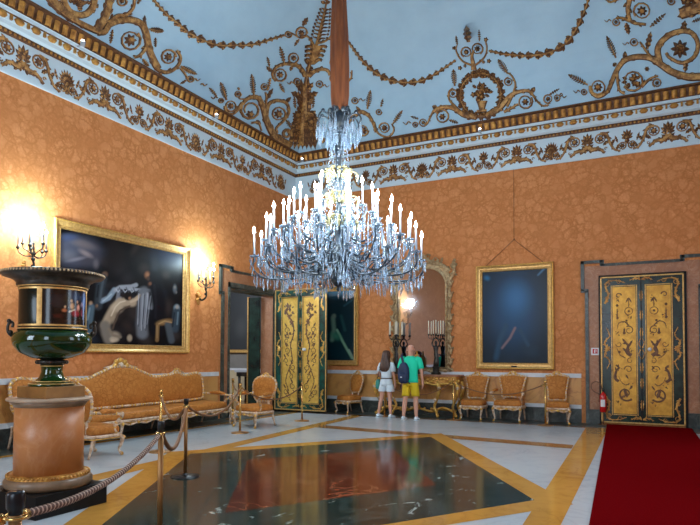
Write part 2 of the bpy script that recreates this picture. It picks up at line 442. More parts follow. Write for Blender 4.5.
wn = 0
for horiz, a, b in ((True, -9.4, -7.6), (True, -4.9, -3.1), (False, 2.3, 4.1), (False, 7.4, 9.2)):
    wn += 1; mb = MB(); g = MB()
    def bx(B, a0, a1, z0, z1, d0, d1):
        if horiz: B.box(RX+d0, RX+d1, a0, a1, z0, z1)
        else: B.box(a0, a1, RY-d1, RY-d0, z0, z1)
    for x in (a, (a+b)/2-.03, b-.06): bx(mb, x, x+.06, 1.0, 4.8, .1, .16)
    for z in (1.0, 2.2, 3.4, 4.74): bx(mb, a, b, z, z+.06, .1, .16)
    bx(g, a, b, 1.0, 4.8, .12, .13)
    f = mb.build('window_%d' % wn, M['signw'], kind='structure')
    g.build('pane', M['glass'], f)

# mouldings running round the room: profile (distance from wall, z)
tn = [0]
def trim(mb_or, mats, label=None):
    tn[0] += 1
    return mb_or.build('trim_%d' % tn[0], mats, kind='structure')
def ring_prof(mb, prof, m=0, smooth=False):
    rr = [[(o, -o, z), (RX-o, -o, z), (RX-o, RY+o, z), (o, RY+o, z)] for o, z in prof]
    for i in range(len(rr)-1):
        for k in range(4):
            k2 = (k+1) % 4
            mb.add([rr[i][k], rr[i][k2], rr[i+1][k2], rr[i+1][k]], [(0,1,2,3)], m, smooth)
mb = MB()
ring_prof(mb, [(.0, ZF0-.05), (.035, ZF0-.05), (.035, ZF0), (.012, ZF0), (.012, ZF1)], 0)
trim(mb, M['bluetrim'])
mb = MB()     # bead moulding, pale band, egg band, pale fillet
ring_prof(mb, [(.012, ZF1-.01), (.05, ZF1), (.06, ZF1+.03), (.05, ZF1+.065), (.07, ZF1+.07)], 1)
ring_prof(mb, [(.07, ZF1+.07), (.13, ZF1+.10), (.14, 7.10)], 0)
ring_prof(mb, [(.14, 7.095), (.15, 7.10), (.185, 7.19)], 0)
ring_prof(mb, [(.185, 7.19), (.20, 7.21)], 1)
ring_prof(mb, [(.20, 7.21), (.23, 7.215), (.23, 7.265), (.24, 7.27)], 0)
ring_prof(mb, [(.24, 7.27), (.245, 7.30), (.25, 7.40), (.29, 7.47), (.34, 7.485), (.34, ZC0+.02), (OFF, ZC0+.03)], 1)
trim(mb, [M['bluetrim'], M['orn']])
# beads, eggs and flutes
def run(a, b, step, fn):
    n = int(abs(b-a)/step); s = (b-a)/n
    for i in range(n): fn(a+s*(i+.5), abs(s))
eg = MB()
def on_left(o, s, z): return (o, s, z)
def on_back(o, s, z): return (s, -o, z)
def egg(place, s, st):
    c = place(.175, s, 7.15)
    sc = (.06, .095, .062) if place is on_left else (.095, .06, .062)
    eg.lathe([(.001,-1), (.6,-.8), (1,0), (.6,.8), (.001,1)][0:5], 8, (0,0,0), 0)
    n0 = len(eg.v)-40
    for i in range(n0, len(eg.v)):
        v = eg.v[i]; eg.v[i] = (c[0]+v[0]*sc[0], c[1]+v[1]*sc[1], c[2]+v[2]*sc[2])
    c2 = place(.19, s+st/2, 7.15)
    eg.box(c2[0]-.02, c2[0]+.02, c2[1]-.02, c2[1]+.02, c2[2]-.045, c2[2]+.045)
run(-.22, -11.5, .30, lambda s, st: egg(on_left, s, st)); run(.22, RX-.2, .30, lambda s, st: egg(on_back, s, st))
trim(eg, M['gold'])
fl = MB()
def flute(place, s, st):
    hw = st*.33
    pts = []
    for u, z, o in ((0, 7.285, .25), (.35, 7.32, .268), (.8, 7.40, .285), (1, 7.445, .30)):
        for q, e in ((-1, 0), (-.6, .022), (0, .034), (.6, .022), (1, 0)):
            pts.append(place(o+e, s+q*hw, z))
    fs = [(i*5+k, i*5+k+1, (i+1)*5+k+1, (i+1)*5+k) for i in range(3) for k in range(4)]
    fl.add(pts, fs, 0, True)
run(-.28, -11.5, .165, lambda s, st: flute(on_left, s, st)); run(.28, RX-.3, .165, lambda s, st: flute(on_back, s, st))
trim(fl, M['gold'])
bd = MB()
def bead(place, s, st):
    c = place(.058, s, ZF1+.032); bd.ball(c, .026, 6, 4)
run(-.1, -11.5, .085, lambda s, st: bead(on_left, s, st)); run(.1, RX-.1, .085, lambda s, st: bead(on_back, s, st))
trim(bd, M['gold'])
# painted scroll frieze
def frieze(place, starts, sgn):
    fz = Orn(lambda x, y, h: place(.013+h, x, y), .022)
    for i, (a, kind) in enumerate(starts):
        z0 = ZF0+.03
        if kind == 'A':
            for k in range(7):
                an = PI*(-.12+1.24*k/6); fz.leaf(a, z0+.30, a+.15*math.cos(an), z0+.37+.18*math.sin(an), .07)
            fz.rosette(a, z0+.38, .05)
            for d in (-1, 1):
                fz.vine([(a, z0+.24), (a+d*.10, z0+.13), (a+d*.24, z0+.14), (a+d*.39, z0+.02)], .10, .04, 9, .9)
                fz.leaf(a, z0+.16, a+d*.14, z0+.26, .06, 1)
                fz.spiral(a+d*.285, z0+.37, .115, PI/2 if d > 0 else PI/2, 1.0, d, .028, .85)
                fz.rosette(a+d*.285, z0+.37, .082, 7)
                fz.vine([(a+d*.285, z0+.485), (a+d*.40, z0+.47), (a+d*.46, z0+.36), (a+d*.50, z0+.22), (a+d*.60, z0+.06), (a+d*.72, z0+.02)], .065, .03, 9, 1.3)
                fz.leaf(a+d*.46, z0+.30, a+d*.34, z0+.20, .08, 1); fz.leaf(a+d*.52, z0+.2, a+d*.60, z0+.32, .07, 1); fz.leaf(a+d*.62, z0+.05, a+d*.70, z0+.2, .06, 1); fz.spiral(a+d*.40, z0+.12, .035, 0, .8, d, .018, .5)
        else:
            for d in (-1, 1):
                fz.spiral(a+d*.105, z0+.13, .085, -PI/2, 1.0, -d, .025, .85)
                fz.rosette(a+d*.105, z0+.13, .062, 7)
                fz.leaf(a+d*.2, z0+.22, a+d*.26, z0+.40, .05, 1)
            if kind == 'B':
                for k in range(7):
                    an = PI*(-.1+1.2*k/6); fz.leaf(a, z0+.30, a+.13*math.cos(an), z0+.36+.15*math.sin(an), .055)
                fz.leaf(a, z0+.16, a, z0+.36, .10, 1)
            else:
                for k in range(9):
                    an = PI*(.05+.9*k/8); fz.leaf(a, z0+.20, a+.19*math.cos(an), z0+.24+.24*math.sin(an), .06, 1)
                fz.leaf(a, z0+.02, a, z0+.26, .14, 1)
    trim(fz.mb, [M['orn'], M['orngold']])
frieze(on_back, [(x, k) for x, k in [(9.92+1.68, 'A'), (9.92+.84, 'C'), (9.92, 'A'), (9.08, 'B'), (8.22, 'A'), (7.39, 'C'), (6.56, 'A'), (5.72, 'B'), (4.88, 'A'), (4.04, 'C'), (3.20, 'A'), (2.36, 'B'), (1.52, 'A'), (.70, 'C')] if x < RX-.3], 1)
frieze(on_left, [(-8.72-1.74, 'A'), (-9.6, 'B'), (-8.72, 'A'), (-7.86, 'C'), (-7.0, 'A'), (-6.12, 'B'), (-5.26, 'A'), (-4.39, 'C'), (-3.46, 'A'), (-2.6, 'B'), (-1.74, 'A'), (-.8, 'C')], 1)

# ---- gilded ornament on the cove
def cove(px, py, h=0):
    d = FW+RT*((px-350)/F_PX)-UP*((py-262.5-SY)/F_PX)
    best = None
    for w_ in (0, 1):
        u0, du = (-CAM.y, -d.y) if w_ == 0 else (CAM.x, d.x)
        a = du*du+d.z*d.z; b = 2*((u0-OFF-CR)*du+(CAM.z-ZC0)*d.z); c = (u0-OFF-CR)**2+(CAM.z-ZC0)**2-CR*CR
        q = b*b-4*a*c
        if q < 0: continue
        t = (-b+math.sqrt(q))/(2*a)
        if best is None or t < best[0]: best = (t, w_)
    t, w_ = best; P = CAM+d*t
    if P.z < ZC0+.03: P.z = max(P.z, ZC0+.0)
    if w_ == 0: n = Vector((0, -(OFF+CR+P.y), -(P.z-ZC0)))
    else: n = Vector((OFF+CR-P.x, 0, -(P.z-ZC0)))
    n.normalize()
    return P+n*(h+.004)
co = Orn(cove, .035)
def ringflower(cx, cy, r, w=1.5, a0=0, d=1, fl=.55, turns=1.05):
    co.spiral(cx, cy, r, a0, turns, d, w, .8); co.rosette(cx, cy, r*fl, 7)
def squig(x, y, dx, s=1.0):
    co.strip([(x, y), (x+dx*2*s, y-1.5*s), (x+dx*4*s, y+1*s), (x+dx*6.5*s, y-1*s)], .9*s, .4*s, 4)
def garland(pts, smax):
    P = catmull([(x, y, 0) for x, y in pts], 3); co.strip(pts, 1.6, 1.4, 3)
    L = [0]
    for i in range(1, len(P)): L.append(L[-1]+(P[i]-P[i-1]).length)
    d = 3.0
    while d < L[-1]-2:
        u = d/L[-1]; s = smax*(.38+.62*math.sin(PI*min(1, max(0, u)))**1.2)
        for i in range(1, len(P)):
            if L[i] >= d: break
        t = (P[i]-P[i-1]).normalized(); p = P[i-1].lerp(P[i], (d-L[i-1])/(L[i]-L[i-1])); n = Vector((-t.y, t.x, 0))
        sg = 1 if u < .5 else -1
        e = p+t*s*.75*sg; a = p-t*s*.65*sg
        co.leaf(a.x, a.y, e.x, e.y, s*.72)
        for q in (-1, 1):
            e2 = p+n*q*s*.62-t*sg*s*.1; a2 = p-t*s*.5*sg; co.leaf(a2.x, a2.y, e2.x, e2.y, s*.34)
        d += s*1.32
garland([(489,50.7),(504.5,54),(523.4,55.5),(537,55),(549,52.5),(559.4,48),(569.7,39.4),(578,25.7),(584,12),(588,0),(589,-14)], 8.6)
garland([(348,41),(362,60),(377.4,73.7),(396,81.6),(418.5,81.6),(435.7,73.7),(456,60)], 7.4)
garland([(148,-9),(155,1.7),(160,7.7),(168,15.8),(178,23.7),(187,31.7),(196,36.9),(205,41),(214.3,44.2),(224.6,45.4),(235,45),(245,45),(255.4,43.7),(270,39.4),(284,34.8)], 8.0)
# wreath with a vase of flowers on the back wall
for k in range(22):
    a = 2*PI*k/22; x, y = 481+20.5*math.cos(a), 95+21.5*math.sin(a)
    a2 = a+.30; co.leaf(x, y, 481+22*math.cos(a2), 95+23*math.sin(a2), 7.5, 1); co.cluster(x, y, 2.2, 2.2, 3, 2.6, k)
    a2 = a+.2; co.leaf(x, y, 481+(17 if k % 2 else 25)*math.cos(a2), 95+(18 if k % 2 else 26)*math.sin(a2), 3.4)
co.strip([(481+20.5*math.cos(2*PI*k/16), 95+21.5*math.sin(2*PI*k/16)) for k in range(17)], 1.2, 1.2, 3)
for d in (-1, 1): co.leaf(479, 74, 479+d*9, 71+d*-1, 5, 1); co.leaf(479, 74, 479+d*6, 78, 4)
co.leaf(479, 76, 480, 67, 5, 1)
co.cluster(481, 93, 8, 8, 22, 3.2, 5); co.leaf(481, 92, 479.5, 81, 4, 1)
co.strip([(482, 101), (482, 105), (482, 111)], 9, 4, 3); co.strip([(477, 111.5), (487, 110.5)], 2.4, 2.4, 2)
ringflower(466.3, 52, 5.3, 1.5, 2, 1); ringflower(477.3, 48.8, 5.8, 1.5, 1, -1)
co.leaf(468.5, 42, 466, 25, 7.5, 2)
co.vine([(474, 66), (464, 62), (458.5, 56), (456, 49), (457, 45)], 1.8, 1, 3)
co.vine([(474, 66), (482, 60), (486, 54), (487, 46), (485, 40)], 1.8, 1, 3)
co.strip([(474, 70), (473, 63), (472, 56), (474, 50)], 4.5, 1.5)
for x, y, r in ((460, 68, 2.4), (465, 66, 1.8), (489, 61, 2.4), (483.5, 62, 1.8), (454, 48, 2), (486, 39.5, 2.4)): co.rosette(x, y, r, 5)
co.frond(457.5, 45, 456, 36, 3, 4); co.frond(479.5, 41, 479, 30, 3, 4)
co.frond(454.8, 86, 453.5, 70, 6.5); co.frond(508, 74, 498.5, 60, 7)
ringflower(453, 93.6, 4.2, 1.3, -1.5, 1); ringflower(508.5, 81.7, 4.2, 1.3, -1.5, -1)
co.vine([(462, 114), (455, 106), (449.5, 100), (449, 92), (453, 88)], 2.2, 1.2, 4)
co.vine([(507, 107), (513, 94), (515.4, 84), (512, 76), (508, 73)], 2.2, 1.2, 4)
co.vine([(476, 117), (464, 115), (455, 109), (446, 107), (438, 108.5), (434, 112)], 5, 2.2, 8, .9); co.spiral(442.3, 116.5, 7.2, 3.6, 1.2, 1, 1.6, .7); co.rosette(442.3, 116.8, 3.4)
co.leaf(437, 108, 432, 106, 4); co.frond(449, 120, 458, 123, 4, 4)
co.vine([(434, 110), (430, 118), (427, 124), (423, 123)], 1.8, 1); ringflower(423.3, 122.6, 4, 1.2, 0, 1); ringflower(415.5, 125, 2.8, 1, 0, -1)
squig(411, 123.5, -1, 1.2); co.frond(419, 119, 411, 116.5, 3, 4)
co.vine([(486, 116), (500, 108), (509, 97), (518, 92), (528, 91), (533, 95)], 5, 2.2, 8, .9); co.spiral(525.3, 101.8, 7.4, -.6, 1.2, 1, 1.6, .7); co.rosette(525.3, 102, 3.6)
co.leaf(531, 93, 535, 87, 4); co.vine([(504, 112), (512, 108), (518, 104)], 2.5, 1.5)
co.vine([(533, 95), (537, 101), (543, 106), (549, 105)], 2, 1); ringflower(548, 99, 4.6, 1.3, 1, 1); ringflower(557, 98, 3.2, 1.1, 2, -1); squig(560, 97, 1, 1.0); co.frond(549, 95, 559, 89, 3, 4)
# corner trophy
co.strip([(302, 146), (303, 120), (305, 98), (306, 82), (310, 62), (316, 46), (320, 30), (326, 5), (327, -4)], 5, 1.0, 5, .05)
for i in range(9):
    y = 8+i*3.6; cx = 325.2-i*.75; sw = 4.2+min(i, 5)*.6
    for d in (-1, 1): co.leaf(cx, y+1.5, cx+d*sw, y+.5+d*.8, 1.5); co.rosette(cx+d*(sw+.8), y+1, 1.3, 5)
    co.leaf(cx, y+4, cx, y-.5, 3.4)
for d in (-1, 1): co.leaf(325.5, 3, 325.5+d*5, 1.5, 3); co.leaf(325.5, 0, 325.5+d*4, -5, 3)
for i in range(4):
    y = 45+i*4.4; cx = 316-i*.9
    for d in (-1, 1): co.vine([(cx, y+5), (cx+d*5, y+1.5), (cx+d*9.5-d*i*.6, y+1)], 3, 2, 0); co.rosette(cx+d*(9.8-i*.7), y+1.6, 1.9, 5)
co.strip([(317, 44), (315, 52), (312.5, 61)], 11, 5, 4, .05)
for d in (-1, 1): co.leaf(310.5, 64, 310.5+d*6, 61, 3.4); co.leaf(309.5, 67, 309.5+d*4, 69, 3)
co.vine([(313, 44), (309.5, 38), (305, 35.5), (299, 36)], 2.2, 1, 3); ringflower(301.2, 32.7, 6, 1.5, 0, -1); co.vine([(298, 37), (292.5, 33.5), (288, 31.5)], 1.3, 1, 0); ringflower(288, 34, 3.4, 1.1, 0, 1)
co.leaf(302.6, 25.5, 308, 17, 5, 1); co.leaf(299, 39, 294, 46, 3, 1)
co.vine([(318, 43), (325, 41), (330, 37), (334, 29)], 2.2, 1, 3); ringflower(334, 62, 4.4, 1.2); 
co.vine([(305, 76), (302, 70), (297, 65.5), (290.5, 64), (282.8, 64), (275.5, 67.5), (272, 74), (275, 81)], 4, 1.6, 8, 1)
ringflower(279.8, 74.6, 6.6, 1.5, 2.5, -1); ringflower(293.5, 57.9, 5.6, 1.4, 1, 1); co.leaf(292, 66, 290, 71, 3)
co.frond(284, 63, 280, 47, 5, 5); co.leaf(272, 72, 266, 66, 4, 1); co.frond(270, 78, 267.5, 90, 4, 4); co.frond(279, 83, 284, 92, 4, 4); co.frond(269, 66, 267, 57, 3, 4)
co.vine([(309, 76), (314, 71.5), (321, 69), (328, 70.5), (329.7, 75.4)], 4, 2, 5, 1); ringflower(334, 78, 4.5, 1.2)
ringflower(297, 81.4, 3.6, 1.2, 1.5, 1); squig(293, 83, -1); ringflower(319.4, 84, 3.6, 1.2, 1.5, -1); squig(323, 86, 1)
co.strip([(304.5, 84), (304.5, 97), (305, 106), (305.5, 114)], 7, 5, 5, .06)
for q in (-1, 0, 1): co.leaf(305+q*3, 114, 304.5+q*6.5, 90, 5.5, 2); co.leaf(305+q*2, 98, 305+q*4, 78, 4, 1)
for d in (-1, 1):
    co.leaf(304.5+d*3, 97, 304.5+d*14, 92, 6, 1); co.leaf(304.5+d*2, 92, 304.5+d*9, 82, 5, 1); co.leaf(305+d*2, 102, 305+d*9, 97, 4)
    co.rosette(304.5+d*8, 115, 4.4, 7); co.frond(304+d*9, 108, 304+d*10, 97, 3.4, 4); co.frond(303+d*12, 128, 303+d*17, 120, 4, 4)
co.cluster(304, 125, 9, 14, 46, 4.6, 3)
for k in range(7): co.leaf(293+k*3.6, 126, 291+k*4.2, 147, 5.6, 1)
for q in range(-3, 4): co.leaf(304+q*2.2, 114, 303+q*4.2, 134, 4.6, 2); co.leaf(303.5+q*2.5, 128, 302.5+q*4.4, 150, 4.4, 2)
co.spiral(286.5, 134, 4.6, 0, 1.3, -1, 3, .4); co.spiral(321, 140, 4, PI, 1.3, 1, 3, .4)
co.vine([(290, 146), (281, 141), (273, 134), (267, 122), (263, 108), (259, 99), (253, 97), (246, 99.5), (242, 105)], 7, 2.5, 12, .8)
co.spiral(250, 110, 10, 3.6, 1.15, -1, 2.2, .6); co.rosette(250, 114.5, 4.4)
co.vine([(266, 117), (268, 105), (276, 100.5), (286, 103), (288.5, 112), (283, 121), (276, 128), (277, 133)], 3.4, 1.6, 7, 1)
ringflower(278.3, 114, 7.2, 1.6, 1, -1, .65); co.leaf(285, 103, 291, 97, 3.5)
co.frond(253.5, 96, 251.5, 75, 6, 8); co.leaf(266, 100, 273, 88, 4.5, 1); co.vine([(265, 108), (266, 98), (265, 92)], 1.8, 1.2, 2); ringflower(264, 86.6, 3.6, 1.1)
co.vine([(242, 103), (237, 110), (232, 114), (226, 112), (224, 106)], 3, 1.4, 5, 1); ringflower(230.5, 106, 5.8, 1.4, 0, 1, .6); co.frond(226, 100, 220.5, 83, 6, 7)
ringflower(237.5, 94, 3.2, 1.1); co.vine([(246, 99), (240, 99), (238, 97)], 1.5, .8, 0); squig(237.5, 89, .2); co.leaf(255, 121, 261, 124, 4); co.vine([(250, 123), (258, 123), (261, 131)], 2, 1, 0)
ringflower(220.5, 100.5, 2.6, 1); squig(217, 98, -1); co.frond(216, 96, 209, 88, 3.4, 4)
# right of the velvet sleeve
co.vine([(330, 118), (332, 110), (340, 108), (349, 119)], 3, 1.4, 3)
co.vine([(344, 126), (351, 119), (361, 112), (369, 116), (373.5, 124), (376, 133)], 4.6, 1.8, 8, .9)
ringflower(363, 130.5, 5.6, 1.6, 0, 1, .8); ringflower(384.5, 128, 5.4, 1.4, 3, 1, .62); co.vine([(374, 122), (378, 133), (388, 137), (394, 131), (392, 124)], 2, 1.1, 4)
co.frond(367.5, 109, 370.4, 91, 6, 7); ringflower(379, 112, 3, 1.1); co.frond(381, 107, 383, 99, 3, 3); co.frond(393, 124, 402, 111, 5, 6); co.leaf(361, 113, 356, 106, 3)
ringflower(355, 100.5, 3.4, 1.2); squig(359, 100, 1); co.vine([(345, 84), (351, 78), (352, 70)], 2, 1.2, 3)
# big scroll on the left wall, running out of the frame
co.vine([(158, 69), (149.7, 52), (146, 34), (141, 24), (131, 20), (119, 20.6), (108.6, 25), (104, 32), (96.6, 31), (83, 25), (74, 20)], 6, 5, 14, .8)
co.vine([(75, 20), (64, 12), (54, 3), (46, -8)], 7, 8, 7, .8)
ringflower(130, 40.3, 10.2, 2.0, -.8, 1, .62); co.vine([(146, 34), (146, 46), (140, 55), (133, 58)], 4, 2, 4)
for k in range(10):
    a = .2+k*.33; co.leaf(79+14*math.cos(a), 0+14*math.sin(a), 79+21*math.cos(a+.25), 0+19*math.sin(a+.25), 6.5, 1)
co.strip([(94, -6), (93, 6), (86, 14), (77, 15), (69, 11), (64, 2), (64, -8)], 6, 5)
co.cluster(79, -1, 7, 6, 18, 4, 8)
co.vine([(97, 29), (104, 19), (107.7, 8), (109, -4), (104, -12)], 7, 6, 9, .9)
co.vine([(108, 23), (117, 16), (126, 15), (133, 7), (134, -4)], 4, 2, 6); ringflower(121.4, 1, 5, 1.6)
co.frond(137, 4, 141, -3, 4, 3); co.leaf(144, 26, 144.5, 15, 4, 1); co.frond(148, 29, 163, 31, 6, 7)
co.frond(112, 30, 110, 43, 4, 4); co.frond(142, 59, 148, 66, 5, 4)
co.vine([(150, 54), (155, 67), (163, 72), (171, 71), (178, 65), (180, 57), (176, 50)], 4, 2, 6); ringflower(168, 57, 7.6, 1.8, 0, -1, .58)
co.frond(180, 66, 196, 74, 6, 7); co.vine([(180, 68), (185, 75), (187, 79)], 1.8, 1, 2); ringflower(190, 79, 3.4, 1.2); squig(193, 80, 1); squig(200, 85, 1); co.frond(186, 80, 180, 84, 3, 3)
ringflower(100, -5, 4, 1.2); co.frond(155, 47, 155, 38, 3.4, 4)
# big scroll on the back wall at right
co.vine([(716, 79), (700, 77), (688, 77), (672, 72), (660, 64), (650, 58), (636, 57), (624, 61), (616, 72), (611, 84), (607, 92), (598, 97), (591, 92), (590, 86)], 7, 2.2, 14, .8)
ringflower(598, 87.4, 7.6, 1.6, 2.8, -1, .6); ringflower(633, 81, 10.5, 2, 2.6, -1, .0); co.cluster(632, 81, 6.5, 6, 14, 3.4, 12)
co.vine([(617, 72), (618, 84), (620, 91), (625, 94)], 2.5, 2, 3); ringflower(657, 83, 4.4, 1.5, 2, 1, .5); co.vine([(641, 87), (650, 79), (658, 76)], 3, 1.4, 3)
co.vine([(660, 65), (658, 48), (668, 36), (682, 31), (693, 34), (698, 45), (694, 57), (682, 63), (670, 58), (666, 53)], 5.5, 2.4, 12, .8)
co.rosette(680, 49, 9, 8, h=.06); co.rosette(680, 49, 5, 6, .3, .09); co.leaf(683, 32, 685, 20, 6, 1); co.leaf(686, 61, 685, 73, 5, 1)
co.leaf(647, 49, 651, 31, 5.5, 2); co.vine([(654, 60), (647, 52), (640, 42)], 2.4, 1.6, 3); ringflower(634, 42, 4, 1.3); squig(629, 44, -1)
co.frond(616, 58, 607, 37, 7, 8); co.frond(588, 85, 569, 75, 6.5, 7); ringflower(584, 92, 3, 1.1); squig(580, 92, -1); squig(563, 95, -1); co.rosette(647, 69, 2.6); co.leaf(616, 66, 613, 63, 4); co.leaf(625, 60, 625, 51, 4)
co.vine([(632, -10), (629, 2), (628, 12), (632, 22), (646, 24.5)], 5, 2.2, 6); ringflower(642, 11, 8.6, 1.8, 2.5, 1, .6)
co.vine([(630, 21), (622, 18), (616, 18)], 3, 1.6, 2); ringflower(616, 22, 3.8, 1.3); squig(611, 21, -1); co.leaf(626, 23, 629, 35, 5.5, 2); co.frond(650, 27, 665, 14, 5, 5)
co.vine([(680, 14), (692, 10), (706, 4)], 9, 10, 5, .8); co.leaf(690, 13, 677, 17, 7, 1); co.leaf(692, 6, 680, -1, 7, 1); co.frond(692, 22, 702, 18, 4, 4); ringflower(671, 1, 4, 1.3); co.vine([(620, -2), (610, 2), (606, -2)], 2.4, 1.2, 3); co.vine([(700, 2), (694, -8), (704, -16)], 8, 8, 4)
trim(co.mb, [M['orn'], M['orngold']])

# dado, rails and skirting
def band(name, mats, z0, z1, d, back, left, m=0):
    mb = MB()
    for a, b in back: mb.box(a, b, -d, 0, z0, z1, m)
    for a, b in left: mb.box(0, d, a, b, z0, z1, m)
    o = mb.build(name, mats, kind='structure'); return o
BK = [(0.02, 8.04), (10.62, RX)]; LF = [(-.66, -.02), (-13.0, -3.50)]
def band_n(mats, z0, z1, d):
    tn[0] += 1; return band('trim_%d' % tn[0], mats, z0, z1, d, BK, LF)
band_n(M['ochre'], .42, 1.06, .012)
band_n(M['whiterail'], 1.06, 1.16, .045)
band_n(M['whiterail'], .33, .42, .035)
band('baseboard_back', M['darkmarble'], 0, .33, .03, BK, [])
band('baseboard_left', M['darkmarble'], 0, .33, .03, [], LF)

# ------------------------------------------------------------------ portals
def portal(place, c, half_out, op0, op1, mirror=True, name_front=None):
    """place(o, s, z); marble field with an eared dark moulding round it"""
    mb = MB()
    def pb(s0, s1, z0, z1, o0, o1, m=0):
        a = place(o0, s0, z0); b = place(o1, s1, z1)
        mb.box(min(a[0], b[0]), max(a[0], b[0]), min(a[1], b[1]), max(a[1], b[1]), z0, z1, m)
    L, R = c-half_out, c+half_out
    pb(L+.1, op0, 0, 3.10, 0, .02); pb(op1, R-.1, 0, 3.10, 0, .02)
    pb(L+.03, op0, 3.10, 3.70, 0, .02); pb(op1, R-.03, 3.10, 3.70, 0, .02); pb(op0, op1, 3.42, 3.70, 0, .02)
    w_ = .075
    for s in (1, -1):
        e = L if s > 0 else R
        def q(a): return e+s*a
        for a0, a1, z0, z1 in ((.09, .09+w_, 0, 3.12), (0, .09+w_, 3.08, 3.16), (0, w_, 3.12, 3.83), (0, .48, 3.76, 3.83), (.42, .48+w_*.4, 3.69, 3.83)):
            A, B_ = q(a0), q(a1); pb(min(A, B_), max(A, B_), z0, z1, 0, .06, 1)
    pb(L+.45, R-.45, 3.68, 3.74, 0, .06, 1)
    for s0, s1 in ((L+.12, op0), (op1, R-.12)): pb(s0, s1, 0, .33, .0, .05, 1)
    trim(mb, [M['portal'], M['darkmarble']])
portal(on_back, 9.34, 1.29, 8.46, 10.22)
portal(on_left, -2.11, 1.38, D0, D1)
# reveal of the left doorway
mb = MB()
mb.box(-.4, .0, D1-.01, D1+.0, 0, DH, 0); mb.box(-.4, 0, D0, D0+.01, 0, DH, 0); mb.box(-.4, 0, D0, D1, DH-.06, DH, 1)
mb.box(0, .05, D0-.06, D0, 0, DH+.12, 1); mb.box(0, .05, D1, D1+.06, 0, DH+.12, 1); mb.box(0, .05, D0-.06, D1+.06, DH, DH+.12, 1)
trim(mb, [M['portal'], M['darkmarble']])

# ------------------------------------------------------------------ painted and gilded doors
def door_design(orn, w, h, flip):
    """grotesque ornament of one tall panel, x 0..w from the outer side"""
    def X(x): return (w-x) if flip else x
    def st(pts, a, b=None, barbs=0): 
        P = [(X(x), y) for x, y in pts]
        if barbs: orn.vine(P, a, b, barbs, 1.3)
        else: orn.strip(P, a, b)
    def sp(cx, cy, r, a, t, d, ww, k=.3):
        n = int(t*11)+2; pts = []
        for i in range(n+1):
            u = i/n; an = a+d*t*2*PI*u; rr = r*(1-(1-k)*u); pts.append((cx+rr*math.cos(an), cy+rr*math.sin(an)))
        st(pts, ww, ww*.5)
    def lf(x0, y0, x1, y1, ww): orn.leaf(X(x0), y0, X(x1), y1, ww, 1)
    m = w*.5
    sp(m-.02, .46, .17, -2.2, 1.0, 1, .045); lf(m-.05, .38, m+.02, .60, .09); lf(m-.02, .42, m+.10, .36, .06); orn.rosette(X(m-.13), .33, .03); lf(m-.1, .56, m-.17, .66, .05)
    st([(m-.10, .70), (m-.02, .66), (m+.08, .74), (m+.13, .86)], .022, .01, 3)
    st([(w-.12, .74), (w-.04, .82), (w-.07, .98), (w-.12, 1.06), (w-.06, 1.12)], .07, .03, 3)
    sp(m-.08, 1.02, .09, 0, 1.1, 1, .022); sp(m-.12, 1.22, .07, 2, 1.0, -1, .018); lf(m-.02, .9, m-.08, .8, .05)
    st([(.10, 1.34), (.2, 1.42), (.17, 1.56), (.25, 1.66)], .09, .04, 4); lf(.17, 1.54, .07, 1.70, .06); lf(.2, 1.6, .30, 1.74, .06)
    st([(m-.02, 1.28), (m+.1, 1.36), (m+.16, 1.5)], .02, .01, 3)
    sp(w-.13, 1.60, .07, 0, 1.0, -1, .018); orn.rosette(X(w-.14), 1.42, .035)
    sp(m-.1, 1.92, .10, 1, 1.2, 1, .024); st([(m-.1, 2.03), (m, 2.12), (m+.12, 2.08), (m+.15, 1.96)], .03, .012, 4)
    orn.rosette(X(m), 1.86, .04); lf(m, 1.86, m, 1.98, .05)
    sp(m-.10, 2.36, .085, -PI/2, 1.0, 1, .02, .95); orn.rosette(X(m-.10), 2.36, .03)
    st([(m-.10, 2.46), (m-.10, 2.66)], .02, .012, 2); lf(m-.16, 2.56, m-.10, 2.68, .04); lf(m-.04, 2.56, m-.10, 2.68, .04)
    st([(w-.10, 2.18), (w-.10, 2.42)], .035, .02, 3); orn.rosette(X(w-.1), 2.50, .035)
    sp(w-.13, 2.72, .07, 3, .9, -1, .03); orn.rosette(X(m-.05), 2.14, .03)
def vine_design(orn, w, h, flip):
    def X(x): return (w-x) if flip else x
    m = w*.5; orn.mat = 0
    orn.cluster(X(m+.02), 2.58, .15, .17, 26, .05, 4); orn.cluster(X(m-.08), 2.30, .06, .13, 10, .045, 6)
    orn.vine([(X(m+.05), 2.45), (X(m-.12), 2.2), (X(m-.14), 1.9), (X(m-.04), 1.6), (X(m-.10), 1.2), (X(m+.02), .9), (X(m+.12), .6), (X(m), .3)], .05, .02, 16, 1.6)
    for y, x, r, d in ((2.02, m+.09, .09, 1), (1.72, m+.10, .08, -1), (1.45, m+.08, .10, 1), (1.16, m+.12, .08, -1), (.98, m-.12, .09, 1), (.72, m-.06, .08, -1), (.45, m-.12, .10, 1), (.30, m+.12, .09, -1), (.16, m, .06, 1)):
        orn.spiral(X(x), y, r, y*3, 1.15, d, .026, .4); orn.leaf(X(x), y+r, X(x+.08), y+r+.12, .06, 1); orn.leaf(X(x), y-r, X(x-.07), y-r-.07, .045, 1)
    orn.cluster(X(m+.03), 1.88, .08, .10, 10, .04, 9)
